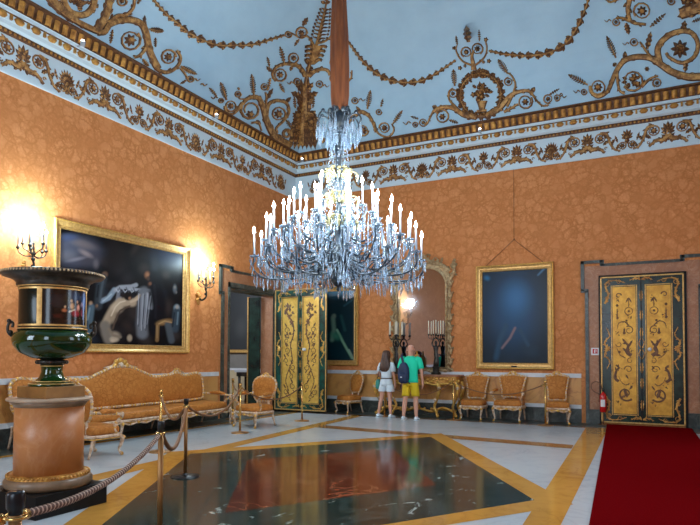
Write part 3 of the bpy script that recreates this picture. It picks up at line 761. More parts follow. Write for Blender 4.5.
def make_door_leaf(parent_name, label, origin, matrix, gold, ink, field, struct_name=None):
    """front face looks along -y in local space; x 0..1.77, z 0..3.40"""
    W, H = 1.77, 3.40
    if struct_name:
        root = bpy.data.objects.new(struct_name, None); COL.objects.link(root); root['kind'] = 'structure'
    root.matrix_world = matrix
    mb = MB(); mb.box(0, W, -.05, 0, 0, H, 0)
    mb.build('door_leaf', field, root)
    mb = MB()
    for a in ((0, .035, 0, H), (W-.035, W, 0, H), (0, W, H-.035, H), (0, W, 0, .035)): mb.box(a[0], a[1], -.07, -.05, a[2], a[3])
    mb.build('gilt_edge', M['frame'], root, .006)
    for p0 in (.27, 1.00):
        w_ = .50; z0, z1 = .22, 3.15
        mb = MB(); mb.box(p0, p0+w_, -.06, -.05, z0, z1)
        pn = mb.build('gilded_panel', gold, root)
        mb = MB()
        for a in ((p0-.035, p0-.012, z0-.035, z1+.035), (p0+w_+.012, p0+w_+.035, z0-.035, z1+.035), (p0, p0+w_, z0-.035, z0-.012), (p0, p0+w_, z1+.012, z1+.035)): mb.box(a[0], a[1], -.08, -.05, a[2], a[3])
        mb.build('panel_moulding', M['frame'], pn, .005)
        o = Orn(lambda x, y, h, p0=p0, z0=z0: (p0+x, -.0615-h, z0+y), .004); o.fat = 1.0
        (door_design if struct_name == 'door_1' else vine_design)(o, w_, z1-z0, p0 < .5)
        if struct_name == 'door_1':
            for k in range(7): o.cluster(.12+.26*(k % 2), .25+k*.4, .05, .05, 5, .022, k)
        o.mb.build('painted_ornament', ink, pn)
    o = Orn(lambda x, y, h: (x, -.0515-h, y), .004); o.fat = .8
    for d, cx in ((1, .05), (-1, W-.05)):
        for zc, s in ((H-.13, 1), (.11, -1)):
            o.vine([(cx+d*.05, zc-s*.50), (cx+d*.13, zc-s*.30), (cx+d*.07, zc-s*.10), (cx+d*.12, zc+s*.02), (cx+d*.32, zc+s*.03), (cx+d*.50, zc-s*.03)], .06, .02, 12, 1.0)
            o.spiral(cx+d*.11, zc-s*.05, .06, 0, 1.3, d, .025); o.spiral(cx+d*.10, zc-s*.38, .05, 0, 1.3, d, .02); o.spiral(cx+d*.36, zc, .05, 0, 1.3, d, .02)
        for q in (-1, 1): o.vine([(cx+d*.10, 1.72), (cx+d*.04, 1.72+q*.15), (cx+d*.15, 1.72+q*.3), (cx+d*.08, 1.72+q*.48)], .05, .02, 7, 1.2)
        o.rosette(cx+d*.10, 1.72, .07, 8)
    for zz in (.45, .95, 1.3, 2.1, 2.5, 2.95): o.leaf(W/2, zz-.14, W/2, zz+.14, .10, 2)
    for q in (-1, 1):
        for d in (-1, 1): o.vine([(W/2, 1.72), (W/2+d*.06, 1.72+q*.12), (W/2, 1.72+q*.26)], .03, .015, 4)
    for zc in (H-.10, .10):
        for d in (-1, 1): o.vine([(W/2, zc), (W/2+d*.12, zc+.04), (W/2+d*.24, zc-.01)], .05, .02, 5)
    o.mb.build('gilded_border_ornament', M['gold'] if struct_name == 'door_1' else M['goldlt'], root)
    mb = MB(); mb.box(W/2-.012, W/2+.012, -.056, -.05, .0, H, 0); mb.build('meeting_strip', M['black'], root)
    mb = MB(); mb.lathe([(.005, 0), (.045, 0), (.045, .015), (.02, .03), (.02, .05), (.04, .06), (.04, .075), (.01, .085)], 14, (p0_knob, -.06, 1.70), 0, True, 'y')
    mb.build('door_knob', M['signw'], root)
    return root
p0_knob = 1.055
make_door_leaf('door', None, None, Matrix.Translation((8.475, -.005, .04)) @ Matrix.Diagonal((.97, 1, .995, 1)), M['panelgoldd'], M['inkbrown'], M['lacquer'], 'door_1')
make_door_leaf('door', None, None, Matrix.Translation((.07, -1.07, .06)) @ Matrix.Diagonal((.94, 1, .985, 1)), M['panelgold'], M['inkbrown'], M['lacgreen'], 'door_2')
mb = MB()
mb.box(8.44, 8.475, -.06, 0, .0, 3.45); mb.box(10.19, 10.24, -.06, 0, 0, 3.45); mb.box(8.44, 10.24, -.06, 0, 3.43, 3.46)
trim(mb, M['black'])

# folded inner leaf inside the left doorway
rt = bpy.data.objects.new('door_3', None); COL.objects.link(rt); rt['kind'] = 'structure'
mb = MB(); mb.box(-.80, -.41, -1.20, -1.15, .02, 3.22); mb.build('door_leaf', M['lacquer'], rt)
mb = MB(); mb.box(-.83, -.795, -1.215, -1.14, .02, 3.24); mb.build('gilt_edge', M['frame'], rt)
# room beyond the left doorway
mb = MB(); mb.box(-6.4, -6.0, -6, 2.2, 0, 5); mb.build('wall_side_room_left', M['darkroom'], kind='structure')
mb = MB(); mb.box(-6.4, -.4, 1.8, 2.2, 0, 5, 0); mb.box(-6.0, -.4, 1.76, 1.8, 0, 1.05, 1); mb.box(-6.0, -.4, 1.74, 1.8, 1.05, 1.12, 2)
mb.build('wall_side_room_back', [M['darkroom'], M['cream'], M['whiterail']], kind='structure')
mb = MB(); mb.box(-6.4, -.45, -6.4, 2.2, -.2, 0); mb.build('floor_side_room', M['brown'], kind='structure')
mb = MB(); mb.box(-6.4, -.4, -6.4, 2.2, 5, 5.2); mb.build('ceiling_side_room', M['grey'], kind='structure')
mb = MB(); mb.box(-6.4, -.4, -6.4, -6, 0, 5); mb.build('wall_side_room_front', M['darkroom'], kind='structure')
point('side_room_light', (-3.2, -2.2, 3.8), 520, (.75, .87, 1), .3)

# ================================================================== OBJECTS
def proj(P):
    d = Vector(P)-CAM; z = d.dot(FW)
    return 350+F_PX*d.dot(RT)/z, 262.5+SY-F_PX*d.dot(UP)/z
def Rz(a): return Matrix.Rotation(a, 4, 'Z')

# ---- pictures
def canvas_mesh(name, w, h, nx, ny, colfn, parent, mtl, y=-.03):
    vs = []; fs = []
    for j in range(ny+1):
        for i in range(nx+1): vs.append((-w/2+w*i/nx, y, h*j/ny))
    for j in range(ny):
        for i in range(nx): a = j*(nx+1)+i; fs.append((a, a+1, a+nx+2, a+nx+1))
    me = bpy.data.meshes.new(name); me.from_pydata(vs, [], fs); me.materials.append(mtl)
    ca = me.color_attributes.new('paint', 'FLOAT_COLOR', 'POINT')
    c = np.ones((len(vs), 4)); c[:, :3] = colfn(np.array(vs))
    ca.data.foreach_set('color', c.astype(np.float32).ravel())
    o = bpy.data.objects.new(name, me); COL.objects.link(o); o.parent = parent; return o
def paint_mat(name, rough, spec=.5, coat=0, bmp=.25, bs=9):
    m = mat(name, (0,0,0), rough, 0, spec, coat=coat); t, b = nt(m)
    a = t.nodes.new('ShaderNodeVertexColor'); a.layer_name = 'paint'; t.links.new(a.outputs[0], b.inputs['Base Color'])
    n = noise(t, coords(t), bs, 6, .7); bump(t, b, n.outputs[0], bmp, .01); return m
def brush(px, py, base, strokes):
    C = np.tile(np.array(lin(base)), (len(px), 1))
    for k, geo, wd, col, soft in strokes:
        if k == 'e':
            x, y, rx, ry, an = geo; ca, sa = math.cos(an), math.sin(an)
            u = ((px-x)*ca+(py-y)*sa)/rx; v = (-(px-x)*sa+(py-y)*ca)/ry; d = np.sqrt(u*u+v*v)
            a = np.clip((1-d)/max(soft, 1e-3), 0, 1)
        else:
            d = np.full(len(px), 1e9)
            for (x0, y0), (x1, y1) in zip(geo[:-1], geo[1:]):
                dx, dy = x1-x0, y1-y0; t = np.clip(((px-x0)*dx+(py-y0)*dy)/(dx*dx+dy*dy+1e-9), 0, 1)
                d = np.minimum(d, np.hypot(px-x0-t*dx, py-y0-t*dy))
            a = np.clip((1-d/(wd*.5))/max(soft, 1e-3), 0, 1)
        a = (a*a*(3-2*a))[:, None]; C = C*(1-a)+np.array(lin(col))*a
    return C
def frame_ring(mb, w, h, prof, m=0, z0=0):
    """prof: (distance outward from the canvas edge, forward)"""
    rr = [[(-w/2-o, -f, z0-o), (w/2+o, -f, z0-o), (w/2+o, -f, z0+h+o), (-w/2-o, -f, z0+h+o)] for o, f in prof]
    for i in range(len(rr)-1):
        for k in range(4):
            k2 = (k+1) % 4; mb.add([rr[i][k], rr[i][k2], rr[i+1][k2], rr[i+1][k]], [(0,1,2,3)], m)
def picture(loc, rz, w, h, label, nx, ny, colfn, mtl, fw=.15, plate=False):
    r = empty('framed_painting', loc, rz, label, 'painting')
    mb = MB(); frame_ring(mb, w, h, [(-.02, .03), (-.01, .055), (.02, .05), (.03, .07), (fw*.5, .075), (fw*.7, .10), (fw*.9, .11), (fw, .09), (fw, 0.004)])
    mb.box(-w/2, w/2, -.028, -.004, 0, h)
    f = mb.build('gilt_frame', M['frame'], r)
    o2 = fw*.86; q = [(-w/2-o2, -o2), (w/2+o2, -o2), (w/2+o2, h+o2), (-w/2-o2, h+o2)]; P = []
    for k in range(4):
        a, b = q[k], q[(k+1) % 4]; n = int(max(abs(a[0]-b[0]), abs(a[1]-b[1]))/.035)
        P += [(a[0]+(b[0]-a[0])*i/n, -.11, a[1]+(b[1]-a[1])*i/n) for i in range(n)]
    bd_ = MB(); bd_.tube(P, [.017 if i % 2 else .009 for i in range(len(P))], 6, 0, True, up=(0, 1, 0))
    bd_.build('beading', M['goldlt'], f)
    c = canvas_mesh('canvas', w, h, nx, ny, colfn, r, mtl)
    if plate:
        mb = MB(); mb.box(-.07, .07, -.112, -.10, -fw*.62, -fw*.38); mb.build('name_plate', M['black'], r)
    return r
def px_color(Mx, base, strokes):
    def fn(V):
        P = np.array([proj(Mx @ Vector(v)) for v in V]); return brush(P[:, 0], P[:, 1], base, strokes)
    return fn
K = lambda x, y: (40+x/4.375, 210+y/4.375)
def E(x, y, rx, ry, col, soft=.6, an=0): a = K(x, y); return ('e', (a[0], a[1], rx*1.3/4.375, ry*1.3/4.375, an), 0, col, soft)
def Ln(pts, w_, col, soft=.6): return ('l', [K(*p) for p in pts], w_*1.55/4.375, col, soft)
w_, h_ = 3.20, 2.12
loc = (0.0, -6.37, 1.755); Mx = Matrix.Translation(loc) @ Rz(PI/2)
g5 = random.Random(5)
S = [E(g5.uniform(90, 620), g5.uniform(110, 570), g5.uniform(20, 60), g5.uniform(15, 50), g5.choice([(34,30,34), (44,36,34), (30,34,44), (24,20,22), (52,44,42)]), .95, g5.uniform(-1, 1)) for _ in range(46)]
S += [E(150, 180, 120, 70, (66,66,80)), E(190, 150, 70, 22, (96,86,88), .9, .3), E(120, 200, 55, 30, (86,84,92), .9), E(215, 215, 60, 40, (60,56,64), .9), E(120, 120, 60, 20, (58,66,92), .9),
     E(330, 200, 60, 90, (26,20,20), .9), E(560, 200, 90, 60, (26,34,56), .9), E(500, 240, 20, 60, (36,40,48), .9),  # blue patch at upper right is a faint reflected sheen, painted in
     E(284, 282, 14, 14, (96,70,54)), Ln([(275, 300), (262, 350), (255, 420)], 34, (46,52,58)), Ln([(325, 350), (300, 385), (272, 398)], 20, (128,142,156)),
     Ln([(330, 350), (350, 338), (400, 335), (420, 328)], 16, (150,152,160)), Ln([(345, 350), (338, 400), (350, 385)], 14, (112,114,122)),
     Ln([(385, 345), (440, 350), (490, 352), (495, 400), (490, 430)], 12, (150,152,160)), Ln([(455, 360), (450, 420), (445, 500), (448, 540)], 44, (104,106,112)), Ln([(470, 365), (475, 430)], 10, (150,150,158)),
     Ln([(432, 385), (428, 470)], 8, (60,62,70)), Ln([(446, 400), (444, 500)], 5, (140,142,150)),
     Ln([(405, 405), (350, 402), (322, 430), (300, 470), (284, 505)], 32, (168,146,122)), Ln([(400, 405), (432, 378)], 14, (168,146,122)), E(330, 420, 26, 14, (190,170,146), .9, -.8),
     E(386, 378, 17, 16, (26,16,12), .3), E(392, 384, 7, 9, (120,84,60)),
     Ln([(285, 505), (290, 540), (300, 565)], 40, (118,108,98)), E(325, 565, 22, 14, (176,160,138)), E(392, 560, 12, 16, (160,142,120)),
     E(470, 285, 14, 18, (128,82,54)), E(482, 325, 12, 14, (92,60,44)), Ln([(500, 300), (520, 420), (515, 520)], 60, (14,14,20)),
     E(590, 345, 10, 22, (84,92,100), .8), E(598, 430, 14, 18, (120,140,150)), Ln([(598, 445), (590, 520)], 30, (54,66,76)), E(545, 490, 40, 14, (136,104,66), .7, -.2), Ln([(515, 500), (512, 570)], 14, (130,100,64)),
     Ln([(560, 500), (575, 570)], 26, (76,82,88)), E(222, 410, 10, 13, (126,96,76)), Ln([(225, 425), (215, 500), (212, 540)], 26, (74,92,104)), E(248, 420, 7, 9, (92,70,56)), Ln([(205, 470), (205, 540)], 12, (54,66,76))]
S += [E(200, 190, 40, 14, (128,112,112), .95, .5), E(160, 215, 50, 10, (110,104,112), .95, -.2), E(245, 235, 16, 26, (92,84,88), .95),
      E(345, 425, 24, 34, (176,154,130), .8, .7), E(318, 470, 20, 30, (150,130,108), .8, .3), Ln([(372, 398), (350, 404), (330, 424), (312, 462)], 7, (206,186,160), .9), Ln([(392, 420), (350, 440), (330, 480), (318, 520)], 9, (84,66,54), .9),
      Ln([(398, 402), (424, 392), (436, 374)], 11, (190,166,140), .8), E(384, 376, 13, 12, (22,14,12), .5), E(392, 386, 6, 7, (146,104,78), .6),
      E(330, 545, 26, 16, (150,134,116), .8, .3), E(318, 572, 12, 8, (188,170,150), .8), Ln([(300, 520), (320, 548), (352, 556)], 12, (128,112,96), .9),
      E(455, 400, 26, 44, (118,120,126), .9), E(452, 470, 20, 50, (98,100,108), .9)]
for q in range(9): S.append(Ln([(432+q*6.5, 366+(q % 3)*5), (430+q*6, 430), (428+q*5, 500+(q % 4)*9)], 3.2, [(168,170,178), (52,54,62), (134,136,144)][q % 3], .9))
for q in range(6): S.append(Ln([(332+q*15, 346-(q % 2)*8), (342+q*15, 360), (348+q*17, 350)], 4, [(176,178,186), (64,66,76)][q % 2], .9))
S += [Ln([(275, 312), (268, 352), (262, 398)], 12, (70,78,86), .9), Ln([(256, 330), (250, 380)], 8, (24,26,32), .9), Ln([(312, 368), (290, 388), (276, 398)], 7, (162,176,188), .9),
      E(470, 283, 9, 11, (158,104,70), .8), E(474, 300, 8, 12, (70,50,40), .9), E(482, 322, 8, 9, (118,78,56), .8), Ln([(500, 330), (508, 400), (505, 470)], 14, (26,26,34), .9),
      E(600, 424, 8, 10, (160,150,140), .7), Ln([(604, 448), (600, 500)], 8, (104,122,132), .9), Ln([(588, 450), (580, 510)], 7, (30,38,46), .9), Ln([(520, 498), (545, 486), (575, 492)], 6, (176,140,96), .9), Ln([(512, 506), (512, 560)], 5, (160,128,88), .9),
      E(222, 408, 6, 8, (160,126,100), .7), Ln([(218, 430), (208, 480)], 8, (110,128,140), .9), E(250, 418, 5, 6, (120,92,74), .7), E(590, 338, 6, 8, (120,118,112), .8), E(596, 360, 5, 8, (96,94,92), .8)]
picture(loc, PI/2, w_, h_, 'large dark figure painting in a gilt frame above the long sofa on the left wall', 190, 130, px_color(Mx, (12,10,13), S), paint_mat('oil_paint', .42, .12), .15)
w_, h_ = 1.63, 2.34
loc = (6.485, 0, 1.385); Mx = Matrix.Translation(loc)
S = [('e', (513, 310, 42, 62, 0), 0, (12,66,104), 1), ('e', (516, 298, 22, 26, 0), 0, (34,96,142), 1), ('l', [(502, 348), (510, 338), (515, 328)], 4, (120,96,100), .9), ('l', [(496, 358), (500, 340), (506, 326)], 9, (22,62,88), .9), ('l', [(538, 275), (545, 268)], 3, (70,110,140), .8),  # the two large blue ellipses paint the soft central glare into the canvas colour
     ('e', (530, 350, 14, 10, .4), 0, (18,44,62), .9), ('e', (487, 278, 5, 4, .4), 0, (30,100,140), .9), ('l', [(520, 330), (528, 345)], 6, (26,60,84), .9)]
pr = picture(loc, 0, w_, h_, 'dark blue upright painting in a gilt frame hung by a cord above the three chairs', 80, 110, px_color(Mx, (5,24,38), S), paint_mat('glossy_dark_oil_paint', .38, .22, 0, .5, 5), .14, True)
mb = MB(); mb.tube([(-.72, -.03, h_+.13), (0, -.02, 3.10), (.72, -.03, h_+.13)], .007, 5); mb.tube([(0, -.02, 3.10), (.0, -.015, 4.9)], .004, 5); mb.ball((0, -.02, 3.11), .02, 6, 4)
mb.build('hanging_cord', M['inkbrown'], pr)
w_, h_ = 1.13, 2.02
loc = (1.465, 0, 1.42); Mx = Matrix.Translation(loc)
S = [('e', (338, 288, 30, 14, 0), 0, (26,96,128), .8), ('l', [(333, 318), (334, 330), (332, 340)], 7, (86,116,100), .9), ('l', [(337, 330), (343, 342), (352, 358)], 4, (110,150,122), .9), ('e', (336, 336, 9, 6, .5), 0, (50,110,90), .9),  # the teal ellipse across the top is glare put into the paint
     ('l', [(341, 316), (345, 330)], 5, (30,70,70), .9), ('e', (334, 316, 3.5, 3.5, 0), 0, (96,110,96), .8), ('l', [(349, 350), (354, 360)], 3, (120,140,120), .8), ('l', [(344, 306), (352, 300)], 3, (30,70,80), .9)]
picture(loc, 0, w_, h_, 'dark green painting in a gilt frame partly hidden behind the open gilded door', 60, 100, px_color(Mx, (4,36,44), S), paint_mat('dark_green_oil_paint', .35, .5), .13)

# ---- carved seat furniture
def carved(mb, pts, r, closed=False, n=7, step=.085, gold=1, up=None):
    P = catmull([tuple(p) for p in pts]+([tuple(pts[0])] if closed else []), 6)
    if closed: P = P[:-1]
    mb.tube(P, [r*(1+.18*math.sin(i*1.9)) for i in range(len(P))], n, 0, closed)
    d = 0; last = P[0]; nx = step*.5; k = 0
    for p in P[1:]:
        d += (p-last).length; last = p
        if d > nx: nx += step; k += 1; mb.ball(p, r*1.25, 6, 4, gold)
def seat_thing(name, label, cat, group, w, d, sh, loc, rz, back, arms=True, nlegs=2, top=1.1, back_w=None, crests=((0, .07),), low=.08, bevel_arm=.62):
    """front looks along local -y; back = list of (x, z) half outline from centre bottom to centre top"""
    r = empty(name, loc, rz, label, cat, group)
    hw, hd = w/2, d/2
    def se(x, y, k=.28):      # rounded rectangle
        out = []
        for i in range(32):
            a = 2*PI*i/32; c, s = math.cos(a), math.sin(a)
            out.append((x*math.copysign(abs(c)**k, c), y*math.copysign(abs(s)**k, s)))
        return out
    mb = MB(); rings = []
    for z, q in ((sh-.12, .95), (sh-.10, 1.0), (sh-.04, 1.0), (sh-.01, .96), (sh+.015, .8), (sh+.022, .4)):
        rings.append([(x, y, z) for x, y in se(hw*q if w < 2 else hw-(1-q)*.3, hd*q)])
    mb.loft(rings); mb.build('seat_cushion', M['fabric'], r)
    mb = MB(); rail = [(x, y, sh-.145) for x, y in se(hw+.005, hd+.005)]
    mb.tube(rail, .028, 8, 0, True); mb.tube([(x*1.01, y*1.01, z-.035) for x, y, z in rail], .012, 6, 1, True)
    mb.box(-hw+.05, hw-.05, -hd+.05, hd-.05, sh-.16, sh-.12, 0)
    ns = max(1, round(w/.75))
    for i in range(ns):     # scalloped carved apron
        x0 = -hw+w*i/ns; x1 = -hw+w*(i+1)/ns; xm = (x0+x1)/2; q = (x1-x0)
        pts = [(x0+.04, -hd-.01, sh-.17), (x0+q*.25, -hd-.015, sh-.215), (xm, -hd-.02, sh-.185), (x1-q*.25, -hd-.015, sh-.215), (x1-.04, -hd-.01, sh-.17)]
        mb.tube(catmull(pts, 5), .018, 6, 0); mb.ball((xm, -hd-.025, sh-.185), .035, 8, 5, 1, (1.5, .5, .8))
        mb.ball((x0+q*.25, -hd-.02, sh-.21), .02, 6, 4, 1); mb.ball((x1-q*.25, -hd-.02, sh-.21), .02, 6, 4, 1)
    mb.build('seat_rail', [M['white'], M['goldlt']], r)
    for i in range(nlegs):
        x = -hw+.04+(w-.08)*i/(nlegs-1); sx = -1 if x < 0 else 1
        if nlegs > 2 and 0 < i < nlegs-1: sx = 0
        mb = MB(); P = catmull([(x, -hd+.04, sh-.14), (x+sx*.035, -hd-.015, sh-.20), (x+sx*.02, -hd-.005, sh-.30), (x, -hd+.02, .09), (x+sx*.02, -hd-.02, .02)], 5)
        n = len(P); mb.tube(P, [.042-.026*min(1, u/(n*.75)) if u < n*.75 else .016+.016*(u/n-.75)*4 for u in range(n)], 8, 0)
        mb.ball((x+sx*.035, -hd-.035, sh-.19), .034, 8, 5, 1); mb.ball((x+sx*.02, -hd-.02, .028), .03, 8, 5, 1)
        mb.build('leg', [M['white'], M['goldlt']], r)
        mb = MB(); mb.tube(catmull([(x, hd-.03, sh-.12), (x, hd-.02, .25), (x+sx*.01, hd+.05, .01)], 5), [.024]*8+[.018]*3, 8, 0); mb.build('leg', [M['white'], M['goldlt']], r)
    tilt = .16
    def bp(x, z, o=0): return (x, hd-.03+(z-sh)*tilt+o, z)
    full = [(x, z) for x, z in back]+[(-x, z) for x, z in back[::-1][1:-1]]
    C = catmull([(x, z, 0) for x, z in full]+[(full[0][0], full[0][1], 0)], 5)[:-1]
    cz = sum(p.y for p in C)/len(C)
    mb = MB(); rings = []
    for q, o in ((1.0, .05), (1.0, .0), (.97, -.02), (.82, -.04), (.45, -.05)):
        rg = []
        for p in C:
            if w < 2: rg.append(bp(p.x*q, cz+(p.y-cz)*q, o))
            else: rg.append(bp(p.x*(1-(1-q)*.12), cz+(p.y-cz)*q, o))
        rings.append(rg)
    mb.loft(rings); mb.build('backrest', M['fabric'], r)
    mb = MB(); carved(mb, [bp(p.x*1.01, cz+(p.y-cz)*1.02) for p in C[::2]], .024 if w < 2 else .032, True)
    for cx, cs in crests:
        zt = max(p.y for p in C if abs(p.x-cx) < (.2 if w < 2 else .12))
        for k in range(5):
            a = PI*(.0+k/4); mb.ball(bp(cx+cs*1.1*math.cos(a), zt+.02+cs*.8*math.sin(a)), cs*.42, 8, 5, 1, (1.1, .6, 1))
        mb.ball(bp(cx, zt+.03), cs*.5, 8, 5, 0, (1, .7, 1)); 
        mb.tube(catmull([bp(cx-cs*3, zt-.01), bp(cx-cs*1.6, zt+.03), bp(cx-cs*.8, zt+cs*.9), bp(cx, zt+cs*1.25), bp(cx+cs*.8, zt+cs*.9), bp(cx+cs*1.6, zt+.03), bp(cx+cs*3, zt-.01)], 4), .014, 6, 0)
    for sx in (-1, 1):
        bx = full[1][0]*.9; mb.tube([bp(sx*bx, full[1][1]), (sx*min(bx, hw-.05), hd-.02, sh-.12)], .024, 7, 0)
    mb.build('back_frame', [M['white'], M['goldlt']], r)
    if arms:
        for sx in (-1, 1):
            mb = MB(); x = sx*(hw-.01)
            carved(mb, [(x-sx*.02, hd-.0, bevel_arm+.03), (x+sx*.03, hd*.45, bevel_arm+.02), (x+sx*.045, -hd*.35, bevel_arm), (x+sx*.06, -hd*.72, bevel_arm-.015), (x+sx*.045, -hd*.88, bevel_arm-.06), (x+sx*.01, -hd*.62, sh+.06), (x-sx*.0, -hd*.50, sh-.03), (x, -hd*.62, sh-.12)], .022)
            mb.ball((x+sx*.06, -hd*.82, bevel_arm-.02), .04, 8, 5, 0)
            mb.build('arm', [M['white'], M['goldlt']], r)
            mb = MB(); mb.tube(catmull([(x+sx*.02, hd*.62, bevel_arm+.035), (x+sx*.035, hd*.2, bevel_arm+.045), (x+sx*.045, -hd*.45, bevel_arm+.025)], 4), [.02, .035, .04, .042, .042, .042, .04, .036, .02], 10, 0, flat=1.15)
            mb.build('arm_pad', M['fabric'], r)
    return r
def oval_back(bw, z0, z1):
    return [(0, z0), (bw*.55, z0+.01), (bw*.82, z0+(z1-z0)*.2), (bw, z0+(z1-z0)*.55), (bw*.93, z0+(z1-z0)*.82), (bw*.55, z1-.015), (0, z1)]
def flare_back(bw, z0, z1):
    return [(0, z0), (bw*.72, z0), (bw*.78, z0+(z1-z0)*.3), (bw*.96, z0+(z1-z0)*.75), (bw*1.0, z0+(z1-z0)*.93), (bw*.6, z1-.02), (0, z1)]
seat_thing('side_chair', 'orange silk side chair with cream carved frame standing alone right of the open gilded door', 'chair', None, .54, .5, .47, (2.08, -.46, .0), -.38, oval_back(.25, .56, 1.06), False)
seat_thing('side_chair', 'orange silk side chair with cream frame next to the gilt console table', 'chair', None, .56, .5, .47, (5.56, -.42, .0), -.03, flare_back(.28, .53, 1.08), False)
seat_thing('armchair', 'wide orange silk armchair in the middle of the three chairs under the dark blue painting', 'armchair', None, .66, .54, .50, (6.45, -.46, .0), -.03, flare_back(.31, .58, 1.10), True, crests=((0, .075),), bevel_arm=.70)
seat_thing('side_chair', 'orange silk side chair with cream frame nearest the closed gilded door', 'chair', None, .52, .5, .50, (7.56, -.45, .0), .18, flare_back(.25, .55, 1.12), False)
seat_thing('armchair', 'orange silk armchair with oval back in front of the left doorway', 'armchair', None, .66, .60, .47, (1.72, -4.32, .0), -.10, oval_back(.33, .55, 1.08), True, bevel_arm=.68)
seat_thing('armchair', 'orange silk armchair partly hidden behind the urn pedestal', 'armchair', None, .66, .52, .47, (1.88, -8.70, .0), PI-.03, oval_back(.32, .55, 1.08), True, bevel_arm=.66)
sb = [(0, .56), (1.2, .56), (2.1, .57), (2.27, .62), (2.31, .85), (2.30, 1.05), (2.14, 1.15), (1.75, 1.10), (1.55, 1.17), (1.30, 1.13), (.85, 1.10), (.55, 1.20), (.25, 1.30), (0, 1.32)]
seat_thing('long_sofa', 'very long orange silk sofa with carved cream frame against the left wall', 'sofa', None, 4.75, .80, .50, (.62, -6.60, .0), PI/2, sb, True, 4, crests=((0, .14), (1.55, .08), (-1.55, .08)), bevel_arm=.66)

# ---- mirror with rococo frame, console table and what stands on it
mr = empty('wall_mirror', (4.03, -.005, 1.16), 0, 'tall arched mirror in a carved gilt frame above the console table', 'mirror')
def arch(hw, z0, zs, zt, n=10):
    pts = [(-hw, z0), (hw, z0), (hw, zs)]
    for k in range(1, n): a = PI/2*k/n; pts.append((hw*.25+hw*.75*math.cos(a), zs+(zt-zs)*math.sin(a)))
    pts.append((hw*.25, zt)); pts.append((-hw*.25, zt))
    for k in range(n-1, 0, -1): a = PI/2*k/n; pts.append((-hw*.25-hw*.75*math.cos(a), zs+(zt-zs)*math.sin(a)))
    pts.append((-hw, zs)); return pts
A = arch(.68, .10, 2.28, 2.76)
mb = MB(); n = len(A); mb.add([(x, -.04, z) for x, z in A], [tuple(range(n))]); mb.add([(x, -.005, z) for x, z in A]+[(x, -.035, z) for x, z in A], [tuple(range(n))[::-1]]+[(i, (i+1) % n, n+(i+1) % n, n+i) for i in range(n)], 0)
mb.build('mirror_glass', M['mirror'], mr)
o = Orn(lambda x, y, h: (x, -.045-h*1.2, y), .035)
mb = MB(); mb.tube([(x*1.03, -.05, z) for x, z in A], .035, 8, 0, True); mb.tube([(x*1.17, -.04, .10+(z-.10)*1.035+(-.09 if z < .2 else .03)) for x, z in A], .028, 8, 0, True)
# flat back board of the frame
B2 = [(x*1.2, .10+(z-.10)*1.04+(-.1 if z < .2 else .04)) for x, z in A]
mb.add([(x, -.004, z) for x, z in B2]+[(x, -.03, z) for x, z in B2], [tuple(range(n))[::-1]]+[(i, (i+1) % n, n+(i+1) % n, n+i) for i in range(n)]); mb.add([(x, -.03, z) for x, z in B2]+[(x*.98, -.03, z) for x, z in A], [(i, (i+1) % n, n+(i+1) % n, n+i) for i in range(n)])
mb.build('frame_rail', M['palegold'], mr)
for d in (-1, 1):
    for k in range(8):
        z = .18+k*.29; o.vine([(d*.73, z), (d*.84, z+.07), (d*.80, z+.18), (d*.74, z+.26)], .07, .03, 4, 1); o.leaf(d*.80, z+.1, d*.92, z+.17, .07, 1); o.rosette(d*.78, z+.02, .045)
    o.vine([(d*.74, 2.35), (d*.88, 2.55), (d*.92, 2.70), (d*.86, 2.82)], .09, .05, 6, 1); o.spiral(d*.90, 2.76, .09, 0, 1.3, d, .04); o.leaf(d*.88, 2.82, d*.95, 2.97, .09, 1); o.leaf(d*.9, 2.6, d*1.0, 2.5, .07, 1)
    o.vine([(d*.80, 2.62), (d*.62, 2.78), (d*.40, 2.88), (d*.22, 2.95), (d*.08, 3.10)], .09, .05, 8, 1.1); o.spiral(d*.42, 2.96, .08, 0, 1.2, -d, .035); o.spiral(d*.2, 3.06, .07, 0, 1.2, d, .03); o.leaf(d*.55, 2.86, d*.60, 3.02, .07, 1)
    o.vine([(d*.72, .02), (d*.5, .04), (d*.3, .0), (d*.05, .05)], .07, .04, 5, 1); o.leaf(d*.72, .1, d*.92, .02, .09, 1)
for k in range(7): a = PI*k/6; o.leaf(0, 2.98, .17*math.cos(a), 3.0+.20*math.sin(a), .08, 1)
o.rosette(0, 3.0, .08)
o.mb.build('carved_scrolls', M['palegold'], mr)
ct = empty('console_table', (4.04, -.06, 0), 0, 'carved gilt console table with marble top below the arched mirror', 'console table')
def serp(hw, hd, off=0):
    pts = [(-hw, 0), (hw, 0), (hw, -hd*.55)]
    for k in range(13): u = k/12; x = hw*(1-2*u); pts.append((x*.96, -hd*(.80+.14*math.cos(2*PI*u*2-PI)+.06*(1-abs(2*u-1)))))
    pts.append((-hw, -hd*.55)); return [(x+off*math.copysign(1, x), y-off*(1 if y < -.1 else 0)) for x, y in pts]
mb = MB(); s_ = serp(1.17, .62); n = len(s_); mb.loft([[(x, y, z) for x, y in s_] for z in (1.045, 1.09)], 0, False); mb.build('marble_top', M['portal'], ct, .008)
mb = MB(); s_ = [(x*.95, y*.93) for x, y in serp(1.17, .62)]
mb.loft([[(x, y-.0, z) for x, y in s_] for z in (.88, 1.045)], 0, False)
P = [(x, y-.01, .875-.05*math.sin(i*1.3)**2) for i, (x, y) in enumerate(s_[2:])]; mb.tube(catmull(P, 3), .03, 7, 1)
g = random.Random(4)
for x, y in s_[3:-1]:
    for q in (-.07, 0, .07): mb.ball((x+q+.03*g.random(), y-.01, .90+.10*g.random()), .035, 7, 4, 1, (1.2, .6, .8))
